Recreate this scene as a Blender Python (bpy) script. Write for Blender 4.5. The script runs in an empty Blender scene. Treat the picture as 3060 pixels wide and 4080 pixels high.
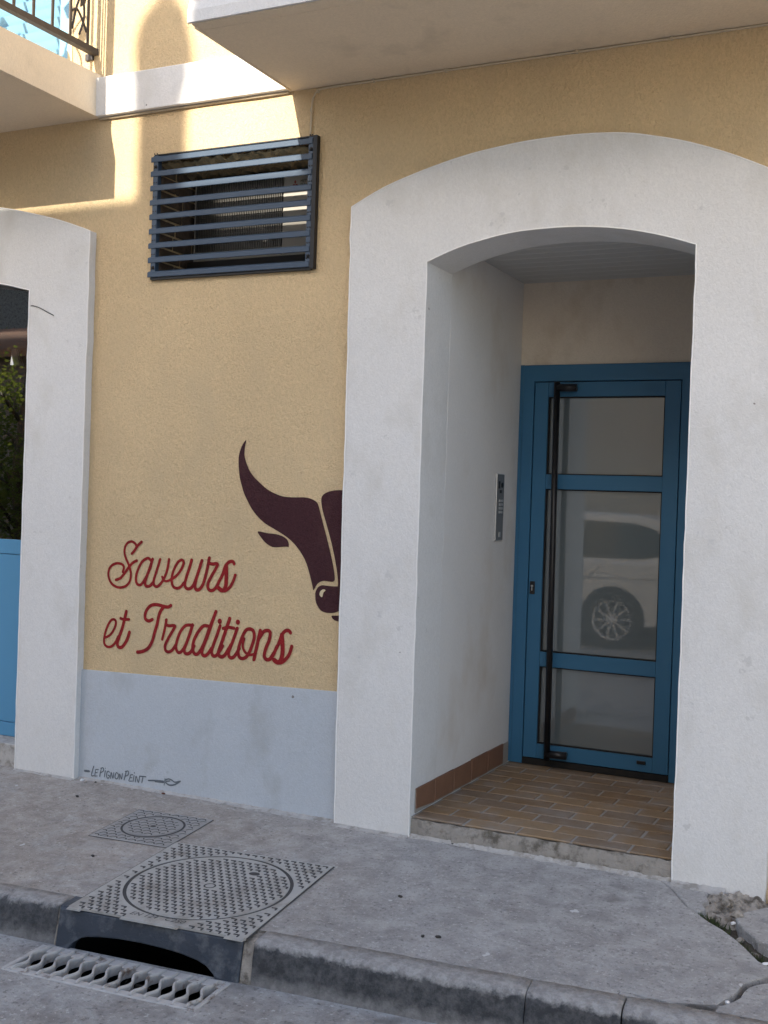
import bpy, bmesh, math, random
from mathutils import Vector, Matrix
from mathutils.geometry import tessellate_polygon

random.seed(7)
scene = bpy.context.scene
COL = scene.collection

# ------------------------------------------------------------------ camera
cam_data = bpy.data.cameras.new('camera')
cam = bpy.data.objects.new('camera', cam_data)
COL.objects.link(cam)
YAW, PITCH, ROLL = 0.4486, -0.0109, 0.0327
fw = Vector((-math.sin(YAW) * math.cos(PITCH), math.cos(YAW) * math.cos(PITCH), math.sin(PITCH)))
rt = Vector((math.cos(YAW), math.sin(YAW), 0))
up = rt.cross(fw)
R_ = rt * math.cos(ROLL) + up * math.sin(ROLL)
U_ = up * math.cos(ROLL) - rt * math.sin(ROLL)
cam.matrix_world = Matrix(((R_.x, U_.x, -fw.x, 2.0734), (R_.y, U_.y, -fw.y, -4.7639), (R_.z, U_.z, -fw.z, 1.4133), (0, 0, 0, 1)))
cam_data.sensor_fit = 'HORIZONTAL'
cam_data.sensor_width = 36
cam_data.lens = 36 * 4599.73 / 3060
cam_data.clip_end = 2000
scene.camera = cam

# ------------------------------------------------------------------ sky, sun, exposure
KX, KZ = 0.12, 0.50          # sunlight travels (KX, 1, -KZ) per metre towards the wall
world = bpy.data.worlds.new('World')
scene.world = world
world.use_nodes = True
wn = world.node_tree.nodes
bg = wn['Background']
sky = wn.new('ShaderNodeTexSky')
sky.sky_type = 'NISHITA'
sky.sun_disc = False
sun_el = math.atan2(KZ, math.hypot(KX, 1))
sky.sun_elevation = sun_el
sky.sun_rotation = math.atan2(-KX, -1)
sky.air_density = 1.0
sky.dust_density = 2.2
sky.ozone_density = 0.8
world.node_tree.links.new(sky.outputs['Color'], bg.inputs['Color'])
bg.inputs['Strength'].default_value = 0.15
sun_data = bpy.data.lights.new('sun', 'SUN')
sun_data.energy = 3.8
sun_data.angle = math.radians(0.53)
sun_data.color = (1.0, 0.92, 0.78)
sun = bpy.data.objects.new('sun', sun_data)
COL.objects.link(sun)
sun.location = (-2, -20, 14)
sun.rotation_euler = Vector((KX, 1, -KZ)).to_track_quat('-Z', 'Y').to_euler()
vs = scene.view_settings
vs.view_transform = 'Standard'
vs.look = 'None'
vs.gamma = 1
vs.exposure = 1.45
scene.cycles.max_bounces = 6
scene.cycles.diffuse_bounces = 4

# ------------------------------------------------------------------ materials
MATS = {}


def nodes_of(name):
    m = bpy.data.materials.new(name)
    m.use_nodes = True
    nt = m.node_tree
    return m, nt, nt.nodes, nt.links, nt.nodes['Principled BSDF']


def noise(nt, scale, detail=4, rough=0.55, stretch=(1, 1, 1), dist=0.0):
    n, l = nt.nodes, nt.links
    g = n.new('ShaderNodeNewGeometry')
    mp = n.new('ShaderNodeMapping')
    mp.inputs['Scale'].default_value = stretch
    l.new(g.outputs['Position'], mp.inputs['Vector'])
    t = n.new('ShaderNodeTexNoise')
    t.inputs['Scale'].default_value = scale
    t.inputs['Detail'].default_value = detail
    t.inputs['Roughness'].default_value = rough
    t.inputs['Distortion'].default_value = dist
    l.new(mp.outputs['Vector'], t.inputs['Vector'])
    return t.outputs['Fac']


def ramp(nt, src, p0, p1, c0=(0, 0, 0, 1), c1=(1, 1, 1, 1)):
    r = nt.nodes.new('ShaderNodeValToRGB')
    r.color_ramp.elements[0].position = p0
    r.color_ramp.elements[1].position = p1
    r.color_ramp.elements[0].color = c0
    r.color_ramp.elements[1].color = c1
    nt.links.new(src, r.inputs['Fac'])
    return r.outputs['Color']


def mix(nt, fac, a, b, mode='MIX'):
    m = nt.nodes.new('ShaderNodeMix')
    m.data_type = 'RGBA'
    m.blend_type = mode
    if isinstance(fac, float):
        m.inputs['Factor'].default_value = fac
    else:
        nt.links.new(fac, m.inputs['Factor'])
    for k, v in (('A', a), ('B', b)):
        s = [i for i in m.inputs if i.name == k and i.type == 'RGBA'][0]
        if isinstance(v, tuple):
            s.default_value = v if len(v) == 4 else v + (1,)
        else:
            nt.links.new(v, s)
    return [o for o in m.outputs if o.type == 'RGBA'][0]


def add_bump(nt, bsdf, layers):
    """layers: (height socket, distance in metres, strength)"""
    prev = None
    for h, d, s in layers:
        b = nt.nodes.new('ShaderNodeBump')
        b.inputs['Distance'].default_value = d
        b.inputs['Strength'].default_value = s
        nt.links.new(h, b.inputs['Height'])
        if prev is not None:
            nt.links.new(prev, b.inputs['Normal'])
        prev = b.outputs['Normal']
    nt.links.new(prev, bsdf.inputs['Normal'])


def c4(c, k=1.0):
    return (c[0] * k, c[1] * k, c[2] * k, 1)


def plain(name, col, rough=0.6, metal=0.0, var=0.12, vscale=6.0, bump=0.0, bscale=150.0, spec=0.4, blotch=None):
    """base colour with soft variation, optional fine relief, optional blotches (colour, scale, lo, hi)"""
    m, nt, n, l, b = nodes_of(name)
    c = mix(nt, noise(nt, vscale, 5), c4(col, 1 - var), c4(col, 1 + var))
    if blotch:
        bc, bs, lo, hi = blotch
        c = mix(nt, ramp(nt, noise(nt, bs, 6, 0.65), lo, hi), c, c4(bc))
    l.new(c, b.inputs['Base Color'])
    b.inputs['Roughness'].default_value = rough
    b.inputs['Metallic'].default_value = metal
    b.inputs['Specular IOR Level'].default_value = spec
    if bump:
        add_bump(nt, b, [(noise(nt, bscale, 4, 0.6), bump, 1.0)])
    MATS[name] = m
    return m


def make_render_coat(name, col, var, relief, stain=None, grain=0.12, fleck=0.12, chips=False):
    """scraped mineral render: grain, short trowel flecks, faint clouding, scuffs and small chips"""
    m, nt, n, l, b = nodes_of(name)
    c = mix(nt, ramp(nt, noise(nt, 1.3, 3, 0.6), 0.3, 0.7), c4(col, 1 - var), c4(col, 1 + var))
    gr = noise(nt, 150, 2, 0.6)
    c = mix(nt, grain, c, ramp(nt, gr, 0.3, 0.7, c4(col, 0.45), c4(col, 1.45)))
    fl = noise(nt, 85, 2, 0.6, (1, 1, 0.6), 1.0)
    c = mix(nt, fleck, c, ramp(nt, fl, 0.36, 0.64, c4(col, 0.45), c4(col, 1.5)))
    if stain:
        sc, ss, lo, hi = stain
        c = mix(nt, ramp(nt, noise(nt, ss, 4, 0.65, (1, 1, 0.7)), lo, hi), c, c4(sc))
    if chips:
        c = mix(nt, ramp(nt, noise(nt, 7, 4, 0.8), 0.66, 0.70), c, c4(col, 0.86))
        c = mix(nt, ramp(nt, noise(nt, 16, 2, 0.5), 0.785, 0.80), c, c4((0.22, 0.20, 0.19)))
    l.new(c, b.inputs['Base Color'])
    b.inputs['Roughness'].default_value = 0.92
    b.inputs['Specular IOR Level'].default_value = 0.15
    add_bump(nt, b, [(fl, relief * 1.6, 0.8), (gr, relief, 0.6)])
    MATS[name] = m
    return m


make_render_coat('yellow', (0.625, 0.475, 0.285), 0.08, 0.006, ((0.575, 0.445, 0.275), 3.5, 0.48, 0.72), 0.12, 0.13)
make_render_coat('white', (0.68, 0.67, 0.655), 0.04, 0.0015, ((0.595, 0.578, 0.545), 3.0, 0.52, 0.74), 0.07, 0.06, True)
make_render_coat('porch_back', (0.68, 0.60, 0.50), 0.05, 0.0015, ((0.52, 0.43, 0.33), 2.6, 0.52, 0.72), 0.06, 0.04)
make_render_coat('porch_white', (0.67, 0.655, 0.635), 0.05, 0.0010, ((0.58, 0.53, 0.47), 1.9, 0.54, 0.80), 0.05, 0.03)
make_render_coat('plinth', (0.475, 0.51, 0.55), 0.05, 0.0015, ((0.41, 0.43, 0.45), 3.2, 0.54, 0.70), 0.06, 0.06, True)
make_render_coat('soffit', (0.76, 0.65, 0.50), 0.05, 0.0015, ((0.55, 0.47, 0.36), 2.2, 0.56, 0.8), 0.08, 0.06)
make_render_coat('maroon', (0.055, 0.022, 0.026), 0.10, 0.005, ((0.075, 0.035, 0.035), 7, 0.5, 0.75), 0.12, 0.20)
make_render_coat('red_paint', (0.27, 0.020, 0.022), 0.10, 0.005, ((0.20, 0.016, 0.020), 8, 0.45, 0.7), 0.12, 0.18)
make_render_coat('opposite', (0.46, 0.435, 0.385), 0.08, 0.003)
plain('bead', (0.84, 0.83, 0.81), 0.6, var=0.03)


def make_concrete(name, cols, relief=0.004, brown=None, fine=75, specks=0.5):
    """worn concrete: broad tone changes, dirt film, dark stains, fine grit; brown: (colour, x from, x to) silt washed over one end"""
    m, nt, n, l, b = nodes_of(name)
    c = mix(nt, ramp(nt, noise(nt, 1.1, 4, 0.6, dist=0.5), 0.40, 0.60), c4(cols[0]), c4(cols[1]))
    md = noise(nt, 9, 5, 0.75, dist=0.4)
    if brown:
        g = n.new('ShaderNodeNewGeometry')
        sx = n.new('ShaderNodeSeparateXYZ')
        l.new(g.outputs['Position'], sx.inputs['Vector'])
        ma = n.new('ShaderNodeMath')
        ma.operation = 'MULTIPLY_ADD'
        ma.inputs[1].default_value = 2.2
        l.new(noise(nt, 1.6, 4, 0.65), ma.inputs[0])
        l.new(sx.outputs['X'], ma.inputs[2])
        mr = n.new('ShaderNodeMapRange')
        mr.inputs['From Min'].default_value = brown[1]
        mr.inputs['From Max'].default_value = brown[2]
        mr.inputs['To Min'].default_value = 1.0
        mr.inputs['To Max'].default_value = 0.0
        l.new(ma.outputs[0], mr.inputs['Value'])
        c = mix(nt, mr.outputs[0], c, c4(brown[0]))
    c = mix(nt, ramp(nt, noise(nt, 3.2, 4, 0.7, dist=0.8), 0.50, 0.74), c, c4(cols[2]))
    c = mix(nt, 0.45, c, mix(nt, ramp(nt, md, 0.36, 0.64), c4(cols[0], 0.5), c4(cols[2], 1.05)))
    sp = noise(nt, fine, 3, 0.7)
    c = mix(nt, ramp(nt, sp, 0.60, 0.70, (0, 0, 0, 1), (specks, specks, specks, 1)), c, c4(cols[2], 1.3))
    c = mix(nt, ramp(nt, sp, 0.30, 0.42, (specks, specks, specks, 1), (0, 0, 0, 1)), c, c4(cols[0], 0.35))
    st = noise(nt, 4.2, 3, 0.6)
    c = mix(nt, ramp(nt, st, 0.64, 0.74, (0, 0, 0, 1), (0.6, 0.6, 0.6, 1)), c, c4(cols[0], 0.45))
    c = mix(nt, ramp(nt, noise(nt, 12, 2, 0.5), 0.755, 0.77), c, c4((0.55, 0.54, 0.53)))
    l.new(c, b.inputs['Base Color'])
    b.inputs['Roughness'].default_value = 0.85
    b.inputs['Specular IOR Level'].default_value = 0.3
    add_bump(nt, b, [(md, relief * 2, 0.6), (sp, relief, 0.9)])
    MATS[name] = m
    return m


make_concrete('pavement', ((0.335, 0.315, 0.300), (0.375, 0.36, 0.35), (0.44, 0.425, 0.41)), 0.005, ((0.36, 0.305, 0.255), -0.1, 1.4), 70, 0.8)
make_concrete('road', ((0.315, 0.290, 0.270), (0.36, 0.345, 0.332), (0.46, 0.445, 0.43)), 0.008, None, 48, 0.8)


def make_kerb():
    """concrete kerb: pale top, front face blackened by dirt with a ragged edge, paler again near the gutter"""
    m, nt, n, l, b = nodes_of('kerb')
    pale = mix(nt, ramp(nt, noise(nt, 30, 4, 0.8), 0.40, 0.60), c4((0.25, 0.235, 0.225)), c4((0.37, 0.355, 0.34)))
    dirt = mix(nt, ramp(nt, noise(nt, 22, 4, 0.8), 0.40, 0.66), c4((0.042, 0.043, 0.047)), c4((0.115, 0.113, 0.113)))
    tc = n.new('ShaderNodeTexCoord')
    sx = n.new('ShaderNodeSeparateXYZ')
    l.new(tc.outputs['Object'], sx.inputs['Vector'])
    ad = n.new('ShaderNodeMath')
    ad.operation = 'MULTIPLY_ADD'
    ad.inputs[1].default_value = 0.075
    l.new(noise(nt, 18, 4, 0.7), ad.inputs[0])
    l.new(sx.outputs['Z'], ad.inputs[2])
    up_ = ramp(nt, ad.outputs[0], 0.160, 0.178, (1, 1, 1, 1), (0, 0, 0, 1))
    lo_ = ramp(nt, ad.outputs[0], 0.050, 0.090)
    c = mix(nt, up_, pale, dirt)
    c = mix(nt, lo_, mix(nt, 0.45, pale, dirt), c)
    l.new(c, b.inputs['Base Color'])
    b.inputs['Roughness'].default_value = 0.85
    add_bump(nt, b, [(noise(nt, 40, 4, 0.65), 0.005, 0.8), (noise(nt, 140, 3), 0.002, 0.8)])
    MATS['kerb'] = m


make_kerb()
plain('step_concrete', (0.29, 0.265, 0.235), 0.9, var=0.3, vscale=16, bump=0.008, bscale=45, blotch=((0.12, 0.105, 0.085), 17, 0.50, 0.66))
plain('grout', (0.31, 0.285, 0.255), 0.9, var=0.15, vscale=20, bump=0.002)
for i, col in enumerate([(0.245, 0.158, 0.085), (0.205, 0.130, 0.070), (0.270, 0.182, 0.105), (0.200, 0.140, 0.092)]):
    plain('tile%d' % i, col, 0.7, var=0.25, vscale=14, bump=0.0015, bscale=120, blotch=((0.27, 0.235, 0.205), 4, 0.46, 0.75))
plain('skirting', (0.195, 0.100, 0.060), 0.6, var=0.2, vscale=12, bump=0.001)
plain('pvc', (0.50, 0.50, 0.49), 0.5, var=0.04)
plain('blue_door', (0.036, 0.138, 0.255), 0.42, var=0.05, vscale=3)
plain('blue_shop', (0.085, 0.26, 0.44), 0.40, var=0.05, vscale=3)
plain('blue_grille', (0.042, 0.068, 0.108), 0.42, var=0.10, vscale=12)
plain('blue_shutter', (0.20, 0.40, 0.56), 0.5, var=0.04)
plain('black', (0.012, 0.012, 0.013), 0.5, var=0.2)
plain('rubber', (0.008, 0.008, 0.008), 0.7, var=0.2)
plain('black_metal', (0.010, 0.010, 0.012), 0.35, var=0.1)
plain('steel', (0.60, 0.60, 0.60), 0.38, metal=0.85, var=0.08, vscale=30)
plain('steel_dark', (0.20, 0.205, 0.21), 0.4, metal=0.4, var=0.1)
plain('wrought', (0.055, 0.045, 0.042), 0.55, var=0.25, vscale=30, bump=0.001)
plain('cream_paint', (0.60, 0.50, 0.32), 0.8, var=0.05)
plain('grey_paint', (0.115, 0.135, 0.155), 0.8, var=0.25, vscale=40)
plain('ac_white', (0.33, 0.315, 0.285), 0.35, var=0.05)
plain('ac_dark', (0.014, 0.014, 0.015), 0.5, var=0.1)
plain('ac_fin', (0.16, 0.155, 0.145), 0.35, metal=0.6, var=0.1)
plain('brick_dark', (0.11, 0.082, 0.062), 0.95, var=0.4, vscale=14, bump=0.02, bscale=28)
plain('shed_wall', (0.24, 0.19, 0.15), 0.95, var=0.35, vscale=7, bump=0.02, bscale=20)
plain('foam', (0.40, 0.31, 0.18), 0.95, var=0.35, vscale=18, bump=0.02, bscale=22)
plain('cable_cream', (0.52, 0.44, 0.32), 0.6, var=0.1)
plain('cast_iron', (0.43, 0.42, 0.40), 0.55, metal=0.15, var=0.18, vscale=14, bump=0.0015, bscale=160, blotch=((0.25, 0.225, 0.195), 9, 0.50, 0.75))
plain('cast_small', (0.33, 0.32, 0.31), 0.6, metal=0.15, var=0.2, vscale=14, bump=0.0015, bscale=160)
plain('cast_rust', (0.50, 0.48, 0.46), 0.6, metal=0.1, var=0.22, vscale=22, bump=0.0015, bscale=120, blotch=((0.17, 0.125, 0.10), 14, 0.56, 0.68))
plain('iron_dark', (0.055, 0.066, 0.085), 0.50, metal=0.25, var=0.35, vscale=9, bump=0.003, bscale=45, blotch=((0.20, 0.21, 0.225), 15, 0.50, 0.80))
plain('groove', (0.062, 0.060, 0.060), 0.8, var=0.2)
plain('pit', (0.012, 0.011, 0.010), 0.95, var=0.3)
plain('soil', (0.075, 0.062, 0.048), 1.0, var=0.5, vscale=25, bump=0.02, bscale=45)
plain('rubble', (0.34, 0.305, 0.265), 0.95, var=0.35, vscale=16, bump=0.010, bscale=40, blotch=((0.10, 0.085, 0.068), 15, 0.48, 0.64))
plain('smear', (0.42, 0.40, 0.38), 0.95, var=0.3, vscale=24, bump=0.004, bscale=70, blotch=((0.28, 0.26, 0.235), 18, 0.50, 0.62))
plain('moss', (0.050, 0.066, 0.025), 0.9, var=0.4, vscale=40)
plain('litter', (0.72, 0.72, 0.72), 0.7, var=0.05)
plain('dark_stone', (0.05, 0.045, 0.042), 0.9, var=0.3)
plain('dead_leaf', (0.13, 0.05, 0.03), 0.8, var=0.3)
plain('roof_tile', (0.36, 0.20, 0.125), 0.85, var=0.3, vscale=5, bump=0.004)
plain('bark', (0.11, 0.085, 0.06), 0.95, var=0.3, bump=0.01, bscale=30)

plain('car_paint', (0.72, 0.73, 0.73), 0.25, metal=0.0, var=0.02)
plain('car_glass', (0.015, 0.017, 0.018), 0.06, var=0.05)
plain('tyre', (0.02, 0.02, 0.02), 0.85, var=0.1)
plain('alloy', (0.80, 0.80, 0.80), 0.3, metal=0.2, var=0.04)
plain('tail_red', (0.35, 0.02, 0.02), 0.3, var=0.05)
plain('wood', (0.36, 0.22, 0.12), 0.6, var=0.25, vscale=8)
plain('interior', (0.22, 0.20, 0.185), 0.9, var=0.2)
plain('paper', (0.85, 0.86, 0.80), 0.7, var=0.08)
plain('logo_red', (0.24, 0.03, 0.03), 0.5, var=0.05)
plain('logo_black', (0.02, 0.02, 0.02), 0.5, var=0.05)


def make_leaf():
    m, nt, n, l, b = nodes_of('leaf')
    c = mix(nt, noise(nt, 3), c4((0.06, 0.09, 0.022)), c4((0.16, 0.18, 0.05)))
    l.new(c, b.inputs['Base Color'])
    b.inputs['Roughness'].default_value = 0.5
    tl = n.new('ShaderNodeBsdfTranslucent')
    l.new(mix(nt, noise(nt, 3), c4((0.14, 0.20, 0.03)), c4((0.30, 0.34, 0.06))), tl.inputs['Color'])
    ms = n.new('ShaderNodeMixShader')
    ms.inputs['Fac'].default_value = 0.45
    l.new(b.outputs['BSDF'], ms.inputs[1])
    l.new(tl.outputs['BSDF'], ms.inputs[2])
    l.new(ms.outputs['Shader'], n['Material Output'].inputs['Surface'])
    MATS['leaf'] = m


make_leaf()


def make_frosted():
    m, nt, n, l, b = nodes_of('frosted_glass')
    l.new(mix(nt, noise(nt, 1.5), c4((0.118, 0.144, 0.156)), c4((0.136, 0.160, 0.170))), b.inputs['Base Color'])
    b.inputs['Roughness'].default_value = 0.025
    b.inputs['IOR'].default_value = 2.35
    MATS['frosted_glass'] = m


def make_window_glass():
    m, nt, n, l, b = nodes_of('window_glass')
    out = n['Material Output']
    tr = n.new('ShaderNodeBsdfTransparent')
    tr.inputs['Color'].default_value = (0.85, 0.87, 0.86, 1)
    gl = n.new('ShaderNodeBsdfGlossy')
    gl.inputs['Roughness'].default_value = 0.01
    fr = n.new('ShaderNodeFresnel')
    fr.inputs['IOR'].default_value = 3.0
    ms = n.new('ShaderNodeMixShader')
    l.new(fr.outputs['Fac'], ms.inputs['Fac'])
    l.new(tr.outputs['BSDF'], ms.inputs[1])
    l.new(gl.outputs['BSDF'], ms.inputs[2])
    l.new(ms.outputs['Shader'], out.inputs['Surface'])
    n.remove(b)
    MATS['window_glass'] = m


make_frosted()
make_window_glass()


# ------------------------------------------------------------------ mesh helpers
class MB:
    def __init__(self):
        self.v, self.f, self.s = [], [], []

    def quad(self, *p, smooth=False):
        i = len(self.v)
        self.v += [tuple(q) for q in p]
        self.f.append(tuple(range(i, i + len(p))))
        self.s.append(smooth)
        return self

    def box(self, x0, x1, y0, y1, z0, z1):
        return self.hexa([(x0, y0, z0), (x1, y0, z0), (x1, y1, z0), (x0, y1, z0), (x0, y0, z1), (x1, y0, z1), (x1, y1, z1), (x0, y1, z1)])

    def hexa(self, p):
        i = len(self.v)
        self.v += [tuple(q) for q in p]
        for a in ((0, 3, 2, 1), (4, 5, 6, 7), (0, 1, 5, 4), (1, 2, 6, 5), (2, 3, 7, 6), (3, 0, 4, 7)):
            self.f.append(tuple(i + k for k in a))
            self.s.append(False)
        return self

    def tube(self, pts, r, seg=8, caps=True, smooth=True):
        pts = [Vector(p) for p in pts]
        n = len(pts)
        rs = r if isinstance(r, (list, tuple)) else [r] * n
        base = len(self.v)
        ref = None
        for i, p in enumerate(pts):
            t = (pts[min(i + 1, n - 1)] - pts[max(i - 1, 0)]).normalized()
            if ref is None:
                ref = t.orthogonal().normalized()
            ref = (ref - t * ref.dot(t))
            ref = ref.normalized() if ref.length > 1e-6 else t.orthogonal().normalized()
            q = t.cross(ref)
            for k in range(seg):
                a = 2 * math.pi * k / seg
                self.v.append(tuple(p + (ref * math.cos(a) + q * math.sin(a)) * rs[i]))
        for i in range(n - 1):
            for k in range(seg):
                a, b = base + i * seg + k, base + i * seg + (k + 1) % seg
                self.f.append((a, b, b + seg, a + seg))
                self.s.append(smooth)
        if caps:
            self.f.append(tuple(base + k for k in reversed(range(seg))))
            self.f.append(tuple(base + (n - 1) * seg + k for k in range(seg)))
            self.s += [False, False]
        return self

    def prism(self, poly, fn, d0, d1):
        """polygon (a, b) list extruded: fn(a, b, d) -> xyz, between d0 (front) and d1"""
        n = len(poly)
        tri = tessellate_polygon([[Vector((a, b, 0)) for a, b in poly]])
        i = len(self.v)
        self.v += [tuple(fn(a, b, d0)) for a, b in poly] + [tuple(fn(a, b, d1)) for a, b in poly]
        for t in tri:
            self.f.append(tuple(i + k for k in t))
            self.f.append(tuple(i + n + k for k in reversed(t)))
            self.s += [False, False]
        for k in range(n):
            j = (k + 1) % n
            self.f.append((i + k, i + n + k, i + n + j, i + j))
            self.s.append(False)
        return self

    def flat(self, poly, fn):
        tri = tessellate_polygon([[Vector((a, b, 0)) for a, b in poly]])
        i = len(self.v)
        self.v += [tuple(fn(a, b)) for a, b in poly]
        for t in tri:
            self.f.append(tuple(i + k for k in t))
            self.s.append(False)
        return self

    def lathe(self, prof, origin, axis='z', seg=24, smooth=True):
        base = len(self.v)
        o = Vector(origin)
        for r, h in prof:
            for k in range(seg):
                a = 2 * math.pi * k / seg
                c, s = r * math.cos(a), r * math.sin(a)
                d = {'z': (c, s, h), 'y': (c, h, s), 'x': (h, c, s)}[axis]
                self.v.append(tuple(o + Vector(d)))
        for i in range(len(prof) - 1):
            for k in range(seg):
                a, b = base + i * seg + k, base + i * seg + (k + 1) % seg
                self.f.append((a, b, b + seg, a + seg))
                self.s.append(smooth)
        return self

    def build(self, name, mat, parent=None, loc=None, bevel=0.0, bseg=2, recalc=True):
        me = bpy.data.meshes.new(name)
        o = bpy.data.objects.new(name, me)
        COL.objects.link(o)
        w = Vector((0, 0, 0))
        if parent is not None:
            o.parent = parent
            p = parent
            while p is not None:
                w += p.location
                p = p.parent
        if loc is not None:
            o.location = Vector(loc) - w
            w = Vector(loc)
        me.from_pydata([(a[0] - w.x, a[1] - w.y, a[2] - w.z) for a in self.v], [], self.f)
        for p, s in zip(me.polygons, self.s):
            p.use_smooth = s
        if recalc:
            bm = bmesh.new()
            bm.from_mesh(me)
            bmesh.ops.recalc_face_normals(bm, faces=bm.faces)
            bm.to_mesh(me)
            bm.free()
        me.materials.append(MATS[mat])
        if bevel:
            md = o.modifiers.new('bevel', 'BEVEL')
            md.width = bevel
            md.segments = bseg
            md.limit_method = 'ANGLE'
            md.angle_limit = math.radians(50)
        return o


def tag(o, label=None, cat=None, group=None, kind=None):
    for k, v in (('label', label), ('category', cat), ('group', group), ('kind', kind)):
        if v:
            o[k] = v
    return o


def empty(name, loc, label=None, cat=None, group=None):
    o = bpy.data.objects.new(name, None)
    COL.objects.link(o)
    o.location = loc
    o.empty_display_size = 0.1
    return tag(o, label, cat, group)


def spline(pts, n=6, closed=False):
    P = [Vector(p) for p in pts]
    out = []
    m = len(P)
    rng = range(m) if closed else range(m - 1)
    for i in rng:
        p0 = P[(i - 1) % m] if closed else P[max(i - 1, 0)]
        p1, p2 = P[i], P[(i + 1) % m]
        p3 = P[(i + 2) % m] if closed else P[min(i + 2, m - 1)]
        for k in range(n):
            t = k / n
            out.append(0.5 * ((2 * p1) + (p2 - p0) * t + (2 * p0 - 5 * p1 + 4 * p2 - p3) * t * t + (3 * p1 - p0 - 3 * p2 + p3) * t ** 3))
    if not closed:
        out.append(P[-1])
    return out


def wobble(pts, amp, step=0.07, seed=1):
    # hand-finished edge: split a polyline and let it wander a little
    r = random.Random(seed)
    out = []
    for (a, b) in zip(pts[:-1], pts[1:]):
        d = math.hypot(b[0] - a[0], b[1] - a[1])
        k = max(1, int(d / step))
        for i in range(k):
            f = i / k
            j = 0.0 if i == 0 else amp
            out.append((a[0] + (b[0] - a[0]) * f + r.gauss(0, j), a[1] + (b[1] - a[1]) * f + r.gauss(0, j)))
    out.append(pts[-1])
    return out


def ribbon(mb, pts, hw, fn, step=0.0):
    """brush stroke: centre line pts (2-D), half width hw, rounded ends; fn(a, b, k) -> xyz"""
    n = len(pts)
    L, Rr = [], []
    for i, p in enumerate(pts):
        t = (pts[min(i + 1, n - 1)] - pts[max(i - 1, 0)])
        t = t.normalized() if t.length > 1e-9 else Vector((1, 0))
        q = Vector((-t.y, t.x))
        L.append(p + q * hw)
        Rr.append(p - q * hw)
    for i in range(n - 1):
        mb.quad(fn(L[i].x, L[i].y, i * step), fn(Rr[i].x, Rr[i].y, i * step), fn(Rr[i + 1].x, Rr[i + 1].y, (i + 1) * step), fn(L[i + 1].x, L[i + 1].y, (i + 1) * step))
    for c, d, k in ((pts[0], pts[0] - pts[1], 0), (pts[-1], pts[-1] - pts[-2], n)):
        a0 = math.atan2(d.y, d.x)
        arc = [c + Vector((math.cos(a0 + a), math.sin(a0 + a))) * hw for a in [(-0.5 + j / 8) * math.pi for j in range(9)]]
        mb.quad(*[fn(q.x, q.y, (k + 0.5) * step) for q in arc])
    return mb


def text_mesh(body, size, fn, mat, name, parent, shear=0.0):
    """flat letters from the built-in face; fn(x, y) -> xyz in the world"""
    cu = bpy.data.curves.new('t', 'FONT')
    cu.body = body
    cu.size = size
    cu.shear = shear
    cu.resolution_u = 3
    ob = bpy.data.objects.new('t', cu)
    COL.objects.link(ob)
    dg = bpy.context.evaluated_depsgraph_get()
    me = bpy.data.meshes.new_from_object(ob.evaluated_get(dg))
    mb = MB()
    mb.v = [tuple(fn(v.co.x, v.co.y)) for v in me.vertices]
    mb.f = [tuple(p.vertices) for p in me.polygons]
    mb.s = [False] * len(mb.f)
    bpy.data.objects.remove(ob)
    bpy.data.curves.remove(cu)
    bpy.data.meshes.remove(me)
    return mb.build(name, mat, parent, recalc=False)


def copy_tree(o, parent=None):
    c = o.copy()
    COL.objects.link(c)
    c.parent = parent
    for ch in list(o.children):
        copy_tree(ch, c)
    return c


# pavement falls towards the kerb; kerb frame: t along the kerb, n towards the wall
PZ, PS = -0.093, 0.05
KA = math.radians(4.4387)
KO = Vector((0, -1.2846))
KT = Vector((math.cos(KA), math.sin(KA)))
KN = Vector((-math.sin(KA), math.cos(KA)))
ROAD_Z = -0.305


def kxy(t, n):
    return KO + KT * t + KN * n


def kp(t, n, z):
    p = kxy(t, n)
    return (p.x, p.y, z)


def kpav(t, n, dz=0.0):
    p = kxy(t, n)
    return (p.x, p.y, PZ + PS * p.y + dz)


def pav(x, y, dz=0.0):
    return (x, y, PZ + PS * y + dz)

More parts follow.
